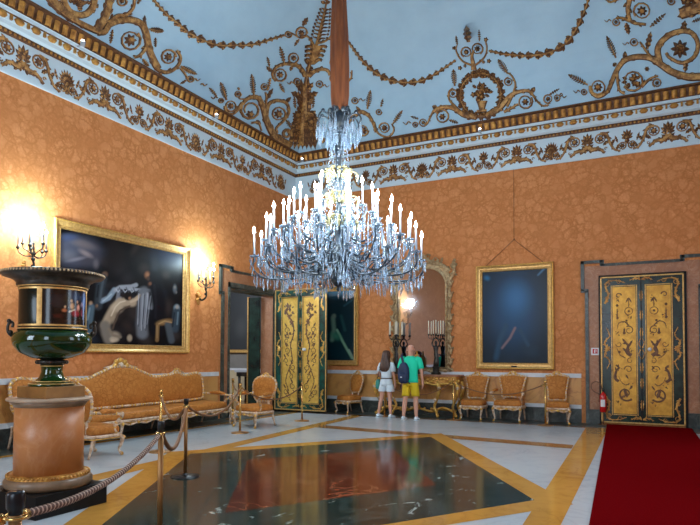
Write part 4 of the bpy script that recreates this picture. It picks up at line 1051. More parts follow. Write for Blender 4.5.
for k in range(9): a = PI*k/8; mb.ball((.14*math.cos(a), s_[9][1]-.03, .87+.09*math.sin(a)), .035, 7, 4, 1)
mb.build('carved_apron', [M['gold'], M['goldlt']], ct)
for sx in (-1, 1):
    for x, y in ((1.08, -.42), (.62, -.50), (1.10, -.06)):
        x *= sx; mb = MB(); mb.tube(catmull([(x, y, .90), (x+sx*.07, y-.05, .74), (x+sx*.0, y, .50), (x-sx*.09, y+.04, .28), (x-sx*.02, y, .12), (x+sx*.03, y-.04, .02)], 5), [.06]*5+[.05]*5+[.035]*6+[.03]*5+[.038]*5, 8, 0)
        mb.ball((x+sx*.07, y-.07, .76), .05, 7, 5, 1); mb.ball((x-sx*.05, y-.02, .45), .04, 7, 5, 1); mb.ball((x+sx*.02, y-.05, .05), .045, 7, 5, 0)
        mb.build('leg', [M['goldlt'], M['white']], ct)
mb = MB()
for sx in (-1, 1):
    mb.tube(catmull([(sx*1.02, -.40, .16), (sx*.7, -.33, .24), (sx*.4, -.28, .13), (0, -.3, .22)], 5), .032, 7, 0); mb.tube(catmull([(sx*.6, -.46, .16), (sx*.45, -.3, .2), (sx*1.0, -.1, .16)], 5), .028, 7, 0)
mb.ball((0, -.3, .24), .09, 8, 6, 0); mb.ball((0, -.3, .35), .05, 8, 6, 1)
for k in range(10): mb.ball((g.uniform(-.8, .8), -.3+g.uniform(-.05, .05), .2), .04, 6, 4, k % 2)
mb.build('stretcher', [M['goldlt'], M['white']], ct)
def candelabrum(loc, label, rz):
    r = empty('candelabrum', loc, rz, label, 'candelabrum', 'bronze candelabra on the console table')
    mb = MB(); mb.lathe([(.13, 0), (.13, .05), (.09, .07), (.085, .16), (.10, .18), (.10, .20)], 16); mb.build('base', M['bronze'], r)
    mb = MB()
    def el(cx, cy, z, a, b): return [(cx+a*math.cos(2*PI*k/12), cy+b*math.sin(2*PI*k/12), z) for k in range(12)]
    mb.loft([el(0, 0, .20, .075, .06), el(.01, 0, .32, .07, .055), el(.015, 0, .44, .055, .045), el(.01, 0, .52, .065, .05), el(0, 0, .58, .045, .035), el(0, 0, .66, .065, .042), el(0, 0, .72, .07, .04), el(0, 0, .745, .03, .028), el(0, 0, .77, .022, .022), el(0, -.01, .80, .036, .04), el(0, -.01, .845, .038, .042), el(0, -.01, .875, .012, .015)])
    for sx in (-1, 1): mb.tube(catmull([(sx*.065, 0, .72), (sx*.10, 0, .80), (sx*.06, -.01, .90), (sx*.02, 0, .94)], 4), [.022]*4+[.018]*5+[.014]*4, 7)
    mb.build('bronze_figure', M['bronze'], r)
    mb = MB(); mb.tube([(0, 0, .92), (0, 0, 1.06)], .016, 8); mb.ball((0, 0, 1.02), .03, 8, 5); cups = []
    for k in range(6):
        a = 2*PI*k/6+.3; c, s = math.cos(a), math.sin(a); R = .19
        mb.tube(catmull([(0, 0, .97), (c*R*.5, s*R*.5, .91), (c*R, s*R, .95), (c*R, s*R, 1.02)], 4), .007, 6); mb.lathe([(.008, 1.0), (.024, 1.02), (.024, 1.035), (.018, 1.045)], 10, (c*R, s*R, 0)); cups.append((c*R, s*R, 1.04))
    cups.append((0, 0, 1.06)); mb.build('branches', M['bronze'], r)
    first = None
    for c in cups:
        if first is None:
            mb = MB(); mb.lathe([(.014, 0), (.012, .34), (.004, .355)], 8); first = mb.build('candle', M['wax'], r); o_ = first
        else: o_ = first.copy(); COL.objects.link(o_)
        o_.location = c
    return r
candelabrum((4.54, -.32, 1.09), 'dark bronze figure candelabrum at the right end of the console table', .2)
candelabrum((3.42, -.32, 1.09), 'dark bronze candelabrum above the woman at the left end of the console table', -.3)
cl = empty('mantel_clock', (4.0, -.28, 1.09), 0, 'small gilt and dark mantel clock mostly hidden behind the man', 'clock')
mb = MB(); mb.box(-.16, .16, -.08, .08, 0, .07); mb.box(-.12, .12, -.06, .06, .07, .12); mb.build('plinth', M['bronze'], cl, .008)
mb = MB(); mb.loft([[(x*q, y*q*.8, z) for x, y in ((-.09,-.06),(.09,-.06),(.09,.06),(-.09,.06))] for q, z in ((1, .12), (.8, .2), (1.05, .3), (1.0, .42), (.5, .5), (.15, .56))], 0, False); mb.ball((0, 0, .58), .03)
mb.build('case', M['gold'], cl, .01)
mb = MB(); mb.lathe([(.001, 0), (.075, 0), (.08, .012), (.001, .014)], 20, (0, -.055, .34), 0, True, 'y'); mb.build('dial', M['signw'], cl)

# ---- side room furniture seen through the doorway
st = empty('side_table', (-2.45, 1.40, 0), 0, 'dark narrow table against the wall seen through the left doorway', 'table')
mb = MB(); mb.box(-.65, .65, -.28, .28, 1.0, 1.07, 1); mb.box(-.6, .6, -.24, .24, .86, 1.0, 0); mb.build('table_top', [M['bronze'], M['grey']], st, .01)
for sx in (-1, 1):
    for y in (-.18, .18): mb = MB(); mb.lathe([(.05, 0), (.03, .1), (.045, .5), (.05, .86)], 10, (sx*.52, y, 0)); mb.build('leg', M['bronze'], st)
vz = MB(); vz.lathe([(.11, 0), (.11, .04), (.05, .07), (.04, .16), (.14, .26), (.19, .42), (.17, .56), (.09, .64), (.12, .70), (.04, .74), (.02, .80)], 20)
o = vz.build('dark_vase', M['bronze']); o.location = (-2.5, 1.36, 1.07); tag(o, 'dark bronze lidded vase on the table seen through the left doorway', 'vase')
pr = empty('framed_painting', (-2.9, 1.76, 1.75), 0, 'shadowy brown painting hanging in the room beyond the left doorway', 'painting')
mb = MB(); frame_ring(mb, 2.2, 2.2, [(-.02, .03), (.03, .07), (.08, .08), (.10, .004)]); mb.build('gilt_frame', M['frame'], pr)
canvas_mesh('canvas', 2.2, 2.2, 40, 40, lambda V: brush(V[:, 0], V[:, 2], (40,42,44), [('e', (.2, 1.2, .5, .8, .3), 0, (74,72,68), .9), ('e', (-.4, .8, .4, .5, 0), 0, (58,60,60), .9)]), pr, paint_mat('dim_oil_paint', .5))
mb = MB(); mb.box(-1.16, -1.10, 1.64, 1.76, 0, 3.6, 1); mb.box(-1.10, -.42, 1.66, 1.76, 0, 3.6, 0); trim(mb, [M['lacquer'], M['frame']])

# ---- urn on its pedestal
U0 = Vector((4.085, -11.075, 0))
pl = MB(); pl.box(-.42, .395, -.42, .395, 0, .22); pd = empty('pedestal', U0, 0, 'orange marble column pedestal on a black square plinth under the green urn', 'pedestal')
pl.build('plinth', M['black'], pd, .006)
mb = MB(); mb.lathe([(.39, .22), (.415, .25), (.415, .295), (.39, .325)], 48); mb.build('base_moulding', M['pedbrown'], pd)
mb = MB(); mb.lathe([(.39, .322), (.385, .335), (.375, .355), (.335, .366)], 48)
for k in range(56): a = 2*PI*k/56; mb.ball((.378*math.cos(a), .378*math.sin(a), .347), .017, 6, 4)
mb.build('gilt_leaf_ring', M['gold'], pd)
mb = MB(); mb.lathe([(.326, .365), (.326, 1.03)], 64); mb.build('marble_drum', M['orangemarble'], pd)
mb = MB(); mb.lathe([(.326, 1.03), (.335, 1.035), (.34, 1.05), (.375, 1.085)], 64); mb.build('neck_moulding', M['pedbrown'], pd)
mb = MB(); mb.lathe([(.37, 1.083), (.40, 1.092), (.405, 1.105), (.40, 1.118), (.28, 1.12)], 64); mb.build('top_slab', M['pedtop'], pd)
ur = empty('urn', (U0.x+.010, U0.y+.005, 1.12), 0, 'large green porcelain urn with painted panel and gilt bands on the orange marble pedestal', 'urn')
mb = MB(); mb.box(-.225, .225, -.225, .225, 0, .115); mb.build('square_base', M['basegold'], ur, .004)
mb = MB(); mb.lathe([(.215, .115), (.22, .135), (.20, .15), (.16, .165), (.12, .205), (.10, .26), (.105, .335)], 48); mb.build('foot', M['urngreen'], ur)
for r_, z, q in ((.213, .14, .006), (.17, .163, .006), (.108, .32, .006), (.325, 1.125, .009), (.325, .70, .009)):
    mb = MB(); mb.tube([(r_*math.cos(2*PI*k/48), r_*math.sin(2*PI*k/48), z) for k in range(48)], q, 6, 0, True); mb.build('gilt_band', M['frame'], ur)
mb = MB(); mb.lathe([(.10, .33), (.15, .35), (.155, .37), (.11, .385), (.09, .40)], 32)
for k in range(18): a = 2*PI*k/18; mb.ball((.138*math.cos(a), .138*math.sin(a), .36), .022, 6, 4)
mb.build('leaf_collar', M['bronze'], ur)
mb = MB(); mb.lathe([(.09, .385), (.20, .405), (.31, .46), (.365, .535), (.378, .59), (.368, .635), (.345, .665), (.325, .68)], 64); mb.build('bowl', M['urngreen'], ur)
mb = MB(); mb.lathe([(.325, .68), (.33, .70), (.318, .715), (.316, 1.115), (.325, 1.125)], 64); mb.build('drum', M['urnblack'], ur)
mb = MB(); prof = [(.325, 1.125), (.345, 1.14), (.342, 1.16), (.36, 1.19), (.41, 1.215), (.47, 1.232), (.492, 1.25), (.488, 1.272), (.45, 1.285), (.32, 1.27), (.28, 1.2)]
mb.lathe(prof, 64)
for k in range(84): a = 2*PI*k/84; mb.ball((.484*math.cos(a), .484*math.sin(a), 1.262), .014, 6, 4, 1, (1, 1, 1.1))
mb.build('flared_rim', [M['pewter'], M['palegold']], ur)
# the painted scene faces the camera side; gilt frame strips left and right of it
va = math.atan2(CAM.y-U0.y, CAM.x-U0.x)
def cyl_patch(r, a0, a1, z0, z1, nx=1, ny=1):
    vs = [(r*math.cos(a0+(a1-a0)*i/nx), r*math.sin(a0+(a1-a0)*i/nx), z0+(z1-z0)*j/ny) for j in range(ny+1) for i in range(nx+1)]
    return vs, [(j*(nx+1)+i, j*(nx+1)+i+1, (j+1)*(nx+1)+i+1, (j+1)*(nx+1)+i) for j in range(ny) for i in range(nx)]
a0, a1 = va-.30, va+1.24
vs, fs = cyl_patch(.3195, a0, a1, .74, 1.09, 70, 36)
me = bpy.data.meshes.new('painted_scene'); me.from_pydata(vs, [], fs); me.materials.append(paint_mat('porcelain_painting', .15, .5, 0, 0))
V = np.array(vs); uu = np.tile(np.arange(71)/70, 37); vv = np.repeat(np.arange(37)/36, 71)
C = brush(uu*4.2, (1-vv)*3, (26,20,18), [('e', (1.2, 1.0, 1.2, 1, 0), 0, (44,38,40), .9), ('e', (2.6, .6, 1.0, .7, 0), 0, (50,66,92), .9), ('e', (3.9, .9, .7, 1.2, 0), 0, (66,100,150), .9), ('e', (2.0, .8, .5, .8, 0), 0, (52,46,30), .9),
    ('e', (2.35, 1.4, .28, .4, 0), 0, (206,160,120), .7), ('e', (2.3, .95, .15, .17, 0), 0, (210,170,130), .6), ('e', (2.7, 2.0, .6, .42, .2), 0, (150,40,50), .7), ('e', (3.0, 1.5, .22, .4, 0), 0, (220,150,130), .7), ('e', (2.9, 1.0, .14, .16, 0), 0, (200,150,120), .6),
    ('e', (1.7, 1.8, .3, .22, 0), 0, (190,110,70), .7), ('e', (1.75, 1.5, .13, .13, 0), 0, (230,190,150), .6), ('e', (3.5, 1.9, .3, .5, 0), 0, (120,50,60), .8), ('e', (3.45, 1.2, .2, .3, 0), 0, (150,130,150), .8), ('e', (1.2, 2.3, .6, .3, 0), 0, (70,30,24), .9), ('e', (2.5, 2.7, 1.6, .2, 0), 0, (60,34,22), .9), ('l', [(2.1, 1.9), (2.6, 1.7)], .16, (240,220,190), .8), ('l', [(3.7, 1.4), (3.7, 2.4)], .3, (96,110,140), .9)])
c4 = np.ones((len(vs), 4)); c4[:, :3] = C
ca = me.color_attributes.new('paint', 'FLOAT_COLOR', 'POINT'); ca.data.foreach_set('color', c4.astype(np.float32).ravel())
for p in me.polygons: p.use_smooth = True
o = bpy.data.objects.new('painted_scene', me); COL.objects.link(o); o.parent = ur
mb = MB()
for q in range(2):
    for aa0, aa1 in ((a0-.17, a0-.015), (a1+.015, a1+.17)):
        vs, fs = cyl_patch(.321, aa0+q*PI, aa1+q*PI, .73, 1.10, 6, 1); mb.add(vs, fs, 0, True)
for z in (.722, 1.09): vs, fs = cyl_patch(.3215, 0, 2*PI, z, z+.018, 64, 1); mb.add(vs, fs, 0, True)
mb.build('gilt_panel_borders', M['frame'], ur)
for s in (-1, 1):
    mb = MB(); a = va+s*PI/2+.0; c, sn = math.cos(a), math.sin(a); P = []
    for r_, z in ((.365, .62), (.40, .66), (.405, .72), (.385, .765), (.36, .75), (.365, .71)): P.append((r_*c, r_*sn, z))
    mb.tube(catmull(P, 4), .014, 8); mb.ball((.395*c, .395*sn, .775), .022, 8, 6); mb.ball((.38*c, .38*sn, .66), .025, 8, 6)
    mb.build('handle', M['bronze'], ur)

# ---- chandelier
ZB = 2.40
ch = empty('chandelier', (CHX, CHY, ZB), 0, 'huge many-armed crystal chandelier with lit candles hanging from a brown velvet sleeve', 'chandelier')
mb = MB(); rings = []
for i, (z, r_) in enumerate([(4.86, .03), (4.87, .065), (4.95, .10), (5.10, .112), (5.5, .119), (5.9, .114), (6.3, .094), (6.9, .075), (7.6, .07), (8.6, .07), (9.6, .07), (ZT-.005, .07)]):
    rings.append([(r_*(1+.13*math.sin(7*a+z*.8)+.05*math.sin(17*a+z*2))*math.cos(a)+.01*math.sin(z*1.7), r_*(1+.13*math.sin(7*a+z*.8)+.05*math.sin(17*a+z*2))*math.sin(a), z-ZB) for a in [2*PI*k/56 for k in range(56)]])
mb.loft(rings); mb.build('velvet_sleeve', M['velvet'], ch)
mb = MB(); mb.lathe([(.01, 2.42), (.03, 2.45), (.015, 2.48), (.05, 2.50), (.10, 2.56), (.11, 2.66), (.07, 2.74), (.10, 2.80), (.13, 2.86), (.10, 2.95), (.045, 3.02), (.04, 3.25), (.075, 3.32), (.05, 3.42), (.035, 3.6), (.05, 3.75), (.09, 3.85), (.06, 3.98), (.035, 4.1), (.04, 4.25), (.065, 4.35), (.05, 4.45), (.035, 4.52), (.075, 4.60), (.11, 4.68), (.12, 4.78), (.08, 4.86), (.04, 4.92)], 20, (0, 0, -ZB))
mb.build('stem', M['chbronze'], ch)
def drop(mb, c, L, r=.012, m=0):
    x, y, z = c; mb.add([(x, y, z), (x+r, y, z-L*.72), (x, y+r, z-L*.72), (x-r, y, z-L*.72), (x, y-r, z-L*.72), (x, y, z-L)], [(0,1,2),(0,2,3),(0,3,4),(0,4,1),(5,2,1),(5,3,2),(5,4,3),(5,1,4)], m)
candle_mb = MB(); candle_mb.lathe([(.013, 0), (.0125, .27), (.006, .275)], 8)
bulb_mb = MB(); bulb_mb.lathe([(.004, .0), (.017, .014), (.021, .032), (.011, .06), (.001, .09)], 8, (0, 0, .272))
candle0 = candle_mb.build('candle', M['candle'], ch); bulb0 = bulb_mb.build('bulb', M['bulb'], candle0)
first_c = True
g = random.Random(11)
for ti, (n, R, zc, path) in enumerate([
    (13, 1.12, 2.86, [(.10, 2.80), (.38, 2.64), (.72, 2.58), (1.0, 2.60), (1.13, 2.70), (1.12, 2.85)]),
    (16, .97, 3.10, [(.10, 2.90), (.35, 2.76), (.65, 2.70), (.88, 2.80), (.98, 2.95), (.97, 3.09)]),
    (12, .74, 3.27, [(.06, 3.02), (.3, 2.88), (.55, 2.86), (.72, 2.98), (.75, 3.12), (.74, 3.26)]),
    (8, .52, 3.43, [(.05, 3.28), (.2, 3.12), (.38, 3.08), (.52, 3.18), (.54, 3.3), (.52, 3.42)]),
    (5, .33, 3.58, [(.04, 3.55), (.12, 3.36), (.24, 3.32), (.33, 3.42), (.34, 3.5), (.33, 3.57)])]):
    mb = MB(); P = catmull([(r_, .05*math.sin(r_*5), z-ZB) for r_, z in path], 5)
    mb.tube(P, [.009+.006*math.sin(i*.9)**2 for i in range(len(P))], 6)
    if R > .6:
        mb.tube(catmull([(R*.55, 0, path[2][1]-ZB), (R*.62, .05, path[2][1]+.13-ZB), (R*.74, .03, path[2][1]+.14-ZB), (R*.75, 0, path[2][1]+.05-ZB)], 4), .010, 5)
        mb.tube(catmull([(R*.3, 0, path[1][1]-ZB), (R*.32, -.04, path[1][1]-.10-ZB), (R*.42, -.03, path[1][1]-.09-ZB)], 4), .010, 5)
    mb.lathe([(.012, zc-.07-ZB), (.022, zc-.05-ZB), (.012, zc-.02-ZB), (.02, zc+.01-ZB), (.018, zc+.03-ZB)], 8, (R, 0, 0))
    arm = mb.build('arm', M['chbronze'], ch)
    mb = MB(); mb.lathe([(.015, zc-.015-ZB), (.055, zc-.005-ZB), (.066, zc+.012-ZB), (.060, zc+.012-ZB), (.02, zc+.004-ZB)], 12, (R, 0, 0)); bob = mb.build('drip_pan', M['crystal'], arm)
    mb = MB()
    for k in range(8):
        a = 2*PI*k/8; drop(mb, (R+.058*math.cos(a), .058*math.sin(a), zc-ZB), .09+.05*(k % 2), .009)
    for i_, p_ in enumerate(P[4:-3:3]):
        drop(mb, (p_.x, p_.y+.015*(-1)**i_, p_.z), .10+.05*(i_ % 3), .011); drop(mb, (p_.x+.03, p_.y-.03*(-1)**i_, p_.z+.02), .09, .009)
    for r_, z in path[1:4]:
        drop(mb, (r_, .04, z-.02-ZB), .17, .013); drop(mb, (r_+.08*R, -.03, z-.02-ZB), .12, .011)
    if ti < 2:
        drop(mb, (R*.97, 0, path[-2][1]-.05-ZB), .21, .016)
    cr = mb.build('crystal_fringe', M['crystal'], arm); cr['kind'] = 'stuff'
    for k in range(n):
        an = 2*PI*(k+.5*(ti % 2)+.13*ti)/n+g.uniform(-.05, .05)
        if k == 0: a_ = arm
        else:
            a_ = arm.copy(); COL.objects.link(a_); b_ = bob.copy(); COL.objects.link(b_); b_.parent = a_; c_ = cr.copy(); COL.objects.link(c_); c_.parent = a_
        dz = g.uniform(-.03, .04); a_.rotation_euler = (0, 0, an); a_.location = (0, 0, dz)
        if first_c: cn = candle0; first_c = False
        else: cn = candle0.copy(); COL.objects.link(cn); bb = bulb0.copy(); COL.objects.link(bb); bb.parent = cn
        cn.location = (R*math.cos(an), R*math.sin(an), zc+.02-ZB+dz); cn.rotation_euler = (g.uniform(-.06, .06), g.uniform(-.06, .06), 0); cn.scale = (1, 1, g.uniform(.95, 1.1))
# crystal spires standing between the arms, bead chains and the upper crown
mb = MB()
for k in range(36):
    a = 2*PI*k/36+.1; R = (.62, .88, .40)[k % 3]; z = (2.95, 2.86, 3.15)[k % 3]; x, y = R*math.cos(a), R*math.sin(a)
    mb.lathe([(.004, z-ZB), (.016, z+.03-ZB), (.010, z+.06-ZB), (.014, z+.12-ZB), (.008, z+.22-ZB), (.001, z+.30-ZB)], 6, (x, y, 0))
ob = mb.build('crystal_spires', M['crystal'], ch); ob['kind'] = 'stuff'
mb = MB()
def chain(p, q, sag, n, r):
    for i in range(n+1):
        u = i/n; x = [p[j]+(q[j]-p[j])*u for j in range(3)]; x[2] -= sag*4*u*(1-u); mb.ball(x, r, 5, 3)
for k in range(16):
    a, b = 2*PI*k/16, 2*PI*(k+1)/16
    chain((1.08*math.cos(a), 1.08*math.sin(a), 2.86-ZB), (1.08*math.cos(b), 1.08*math.sin(b), 2.86-ZB), .13, 12, .011)
    chain((.10*math.cos(a), .10*math.sin(a), 3.9-ZB), (.70*math.cos(a), .70*math.sin(a), 3.22-ZB), .22, 16, .010)
    chain((.09*math.cos(a), .09*math.sin(a), 4.62-ZB), (.16*math.cos(a), .16*math.sin(a), 3.85-ZB), -.04, 14, .010)
    for rr, zz, L in ((.62, 2.62, .16), (.86, 2.60, .2), (.42, 2.68, .16), (.25, 2.74, .18)): drop(mb, (rr*math.cos(a+.1), rr*math.sin(a+.1), zz-ZB), L, .014)
ob = mb.build('crystal_bead_chains', M['crystal'], ch); ob['kind'] = 'stuff'
mb = MB()
for k in range(8):
    a = 2*PI*k/8+.2; c, s = math.cos(a), math.sin(a)
    mb.tube(catmull([(.08*c, .08*s, 4.66-ZB), (.16*c, .16*s, 4.80-ZB), (.26*c, .26*s, 4.82-ZB), (.31*c, .31*s, 4.74-ZB), (.28*c, .28*s, 4.68-ZB)], 4), .012, 6)
    mb.ball((.13*c, .13*s, 4.86-ZB), .04, 7, 5); mb.ball((.24*c, .24*s, 4.84-ZB), .028, 7, 5); mb.ball((.11*c, .11*s, 4.60-ZB), .025, 6, 4)
mb.build('crown_scrolls', M['chbronze'], ch)
mb = MB()
for k in range(8):
    a = 2*PI*k/8+.2
    for rr, z, L in ((.31, 4.72, .22), (.27, 4.66, .26), (.22, 4.72, .2), (.17, 4.62, .26), (.12, 4.56, .2)):
        for q in (-.12, .12): drop(mb, (rr*math.cos(a+q), rr*math.sin(a+q), z-ZB), L, .018)
for k in range(30):
    a = g.uniform(0, 2*PI); z = g.uniform(3.9, 4.55); drop(mb, (.10*math.cos(a), .10*math.sin(a), z-ZB), .14, .014)
ob = mb.build('crown_crystals', M['crystal'], ch); ob['kind'] = 'stuff'
mb = MB(); M['foliage'] = noisy('pale_gilt_foliage', [(.3, (.28,.24,.10)), (.7, (.70,.62,.32))], 12, .35, .4)
for k in range(12):
    a = 2*PI*k/12; c, s = math.cos(a), math.sin(a)
    for z0 in (3.30, 3.62, 3.95):
        q = 1 if k % 2 else .7
        mb.tube(catmull([(.05*c, .05*s, z0-ZB), (.17*q*c, .17*q*s, z0+.10-ZB), (.26*q*c, .26*q*s, z0+.06-ZB), (.24*q*c, .24*q*s, z0-.03-ZB)], 4), .011, 5)
        mb.ball((.25*q*c, .25*q*s, z0+.05-ZB), .03, 6, 4, 0, (1, 1, .6)); mb.ball((.15*q*c, .15*q*s, z0+.13-ZB), .035, 6, 4, 0, (1, 1, .5))
mb.build('gilt_foliage', M['foliage'], ch)

# ---- wall candle brackets
def sconce(loc, label):
    r = empty('wall_sconce', loc, PI/2, label, 'wall light', 'candle brackets beside the large painting')
    mb = MB(); o = Orn(lambda x, y, h: (x, -h-.002, y), .05); o.rosette(0, 0, .07, 8); o.leaf(0, .02, 0, .20, .10, 2); o.leaf(0, -.02, 0, -.18, .09, 2)
    for d in (-1, 1): o.leaf(0, 0, d*.10, .08, .06, 1); o.leaf(0, 0, d*.10, -.07, .06, 1)
    o.mb.build('backplate', M['gold'], r)
    mb = MB(); mb.tube(catmull([(0, -.03, 0), (.0, -.12, -.06), (0, -.24, -.0), (0, -.26, .12), (0, -.22, .22), (0, -.26, .34)], 5), [.024]*10+[.018]*16, 8)
    cups = []
    for z in (.08, .20, .30): mb.ball((0, -.24, z), .036, 8, 5)
    for k in range(7):
        a = 2*PI*k/7+.4; R = .22 if k % 2 else .17; c, s = math.cos(a)*R*1.25, math.sin(a)*R*.8; zt = .36+.05*(k % 3)
        mb.tube(catmull([(0, -.25, .26), (c*.5, -.25+s*.5, zt-.13), (c*.95, -.25+s*.95, zt-.08), (c, -.25+s, zt)], 4), .010, 6)
        mb.lathe([(.008, zt-.03), (.033, zt-.01), (.03, zt), (.016, zt+.035)], 8, (c, -.25+s, 0)); cups.append((c, -.25+s, zt+.03))
    mb.lathe([(.01, .34), (.02, .38), (.012, .44), (.022, .47), (.004, .50)], 8, (0, -.25, 0))
    mb.build('branches', M['bronze'], r); first = None
    for c in cups:
        if first is None:
            mb = MB(); mb.lathe([(.013, 0), (.012, .25), (.006, .26)], 8); cn = mb.build('candle', M['grey'], r); first = cn
            mb = MB(); mb.lathe([(.006, 0), (.022, .014), (.025, .034), (.009, .06), (.001, .08)], 8, (0, 0, .258)); fb = mb.build('bulb', M['bulbw'], cn)
        else:
            cn = first.copy(); COL.objects.link(cn); b = fb.copy(); COL.objects.link(b); b.parent = cn
        cn.location = c
    point('sconce_light', (loc[0]+.36, loc[1], loc[2]+.84), 150, (.66, .90, 1.0), .10)
sconce((0, -8.62, 2.98), 'lit bronze candle bracket on the left wall, above the green urn')
sconce((0, -4.24, 2.92), 'lit bronze candle bracket between the large painting and the left doorway')

# ---- small spotlights on the cornice
for i, (p, lab) in enumerate([((.37, -7.82, 7.25), 'small lit spotlight on the left cornice, the one nearer the viewer'), ((.37, -4.08, 7.25), 'small lit spotlight on the left cornice, the one nearer the room corner'), ((5.72, -.37, 7.25), 'small lit spotlight on the back cornice below the wreath'), ((.52, -.46, 7.24), 'small lit spotlight in the cornice corner')]):
    r = empty('spotlight', p, 0, lab, 'spotlight'); mb = MB(); mb.lathe([(.02, -.05), (.04, -.04), (.045, .03), (.035, .035)], 12); mb.build('housing', M['grey'], r)
    mb = MB(); mb.ball((0, 0, .04), .034, 10, 6); mb.build('lamp', M['spot'], r)
    mb = MB(); mb.box(-.22 if i < 2 or i == 3 else -.01, .0 if i < 2 or i == 3 else .01, -.01 if i < 2 or i == 3 else 0, .01 if i < 2 or i == 3 else .22, -.03, -.015); mb.build('bracket', M['grey'], r)

# ---- rope barrier
def stanchion(x, y, h, label, bright, big=False):
    r = empty('rope_stanchion', (x, y, 0), 0, label, 'stanchion', 'rope barrier posts')
    mb = MB(); mb.lathe([(.18, 0), (.18, .008), (.165, .018), (.06, .024), (.03, .035), (.024, .05)], 32); mb.build('base', M['blackmetal'] if not bright else M['brassold'], r)
    mb = MB(); mb.lathe([(.0225, .04), (.0225, h-.06)], 16); mb.build('pole', M['brass'] if bright else M['brassold'], r)
    mb = MB(); mb.lathe([(.024, h-.085), (.024, h-.07), (.031, h-.062), (.032, h-.012), (.028, h-.002), (.004, h)], 20)
    mb.build('cap', M['brass'] if bright else M['blackmetal'], r)
    mb = MB(); mb.tube([(.038*math.cos(2*PI*k/16), .038*math.sin(2*PI*k/16), h-.095) for k in range(16)], .006, 6, 0, True); mb.build('hook_ring', M['brass'], r)
    return Vector((x, y, h-.10))
L_ROPE = .045
s0 = stanchion(7.58, -13.78, 1.055, 'dark brass post with black cap at the bottom left corner, nearest the viewer', False)
s1 = stanchion(6.02, -11.48, 1.01, 'dark brass post with black cap right of the black plinth, cut by the bottom edge', False)
s2 = stanchion(4.27, -9.27, 1.0, 'dark brass post with round black base standing on the green marble', False)
s3 = stanchion(2.52, -7.94, 1.0, 'brass post in front of the middle of the long sofa', True)
s4 = stanchion(2.16, -5.40, 1.0, 'brass post in front of the armchair by the left doorway', True)
s4b = stanchion(.36, -3.35, 1.0, 'brass post standing behind the armchair at the edge of the left doorway', True)
s5 = stanchion(2.07, -2.89, .93, 'brass post standing in front of the open gilded door', True)
s5b = stanchion(3.34, -.88, .95, 'brass post seen between the legs of the woman', True)
s6 = stanchion(5.19, -.90, 1.02, 'brass post in front of the right end of the console table', True)
s7 = stanchion(7.38, -1.02, 1.02, 'brass post in front of the chair nearest the closed door', True)
def rope(a, b, low, label, twisted=False, r_=.014, col='ropeb'):
    d = (b-a); d2 = Vector((d.x, d.y, 0)).normalized(); A = a+d2*.045; B = b-d2*.045
    n = 60 if twisted else 26; pts = []
    for i in range(n+1):
        u = i/n; p = A.lerp(B, u); p.z -= low*(1-(2*u-1)**2); pts.append(p)
    o = Vector(A)
    R = empty('barrier_rope', o, 0, label, 'rope', 'barrier ropes')
    pts = [p-o for p in pts]
    if not twisted:
        mb = MB(); mb.tube(pts, r_, 8); mb.build('cord', M[col], R)
    else:
        P = catmull(pts, 8); mb = MB(); L = 0; N = None
        strands = [[], [], []]
        for i, p in enumerate(P):
            t = (P[min(i+1, len(P)-1)]-P[max(i-1, 0)]).normalized()
            if i: L += (p-P[i-1]).length
            s = t.cross(Vector((0, 0, 1))).normalized(); u_ = s.cross(t)
            for k in range(3):
                an = L/L_ROPE*2*PI+k*2*PI/3; strands[k].append(p+(s*math.cos(an)+u_*math.sin(an))*r_*.55)
        for k in range(3): mb.tube(strands[k], r_*.62, 6, 1 if k == 0 else 0)
        mb.build('twisted_cord', [M['rope1'], M['rope2']], R)
    for e, q in ((pts[0], pts[1]), (pts[-1], pts[-2])):
        t = (q-e).normalized(); mb = MB(); mb.tube([e-t*.01, e+t*.05], r_*1.35, 10); mb.tube([e-t*.022+Vector((0, 0, .012*math.cos(2*PI*k/10)))+t*.012*math.sin(2*PI*k/10) for k in range(10)], .004, 5, 0, True); mb.build('end_fitting', M['brass'], R)
rope(s0, s1, .10, 'twisted brown and cream cord between the two nearest posts', True, .0155)
rope(s0, Vector((6.6, -14.9, .93)), .12, 'twisted brown cord leaving the frame at the bottom left corner', True, .0155)
rope(s1, s2, .30, 'tan rope sagging between the cut-off post and the post on the green marble', False, .020)
rope(s2, s3, .26, 'tan rope sagging towards the brass post at the middle of the sofa', False, .020)
rope(s2, s4, .30, 'tan rope sagging in front of the right half of the sofa', False, .017)
rope(s4b, s4, .12, 'tan rope beside the armchair running back to the doorway', False, .015)
rope(s4, s5, .27, 'tan rope crossing in front of the armchair and the open gilded door', False, .015)
rope(s6, s7, .26, 'tan rope hanging in front of the three chairs', False, .014)
rope(s5b, s6, .30, 'tan rope hanging behind the legs of the man', False, .014)

# ---- carpet, fire extinguisher, sign
mb = MB()
a = [(8.60, -.16), (10.30, -.16), (10.72, -16.0), (9.45, -16.0)]
mb.add([(x, y, .004) for x, y in a]+[(x, y, .016) for x, y in a], [(0,1,2,3), (7,6,5,4), (0,4,5,1), (1,5,6,2), (2,6,7,3), (3,7,4,0)])
for o in [mb.build('carpet_runner', M['redcarpet'])]: tag(o, 'long dark red carpet runner leading to the closed gilded door', 'carpet')
ex = empty('fire_extinguisher', (8.53, -.24, 0), 0, 'red fire extinguisher on a thin stand left of the closed gilded door', 'fire extinguisher')
mb = MB(); mb.lathe([(.12, 0), (.12, .012), (.015, .02), (.012, .30)], 16); mb.box(-.05, .05, -.05, .05, .28, .295); mb.build('stand', M['inkbrown'], ex)
mb = MB(); mb.lathe([(.06, .295), (.072, .31), (.072, .66), (.055, .71), (.025, .735), (.02, .76)], 24); mb.build('cylinder', M['red'], ex)
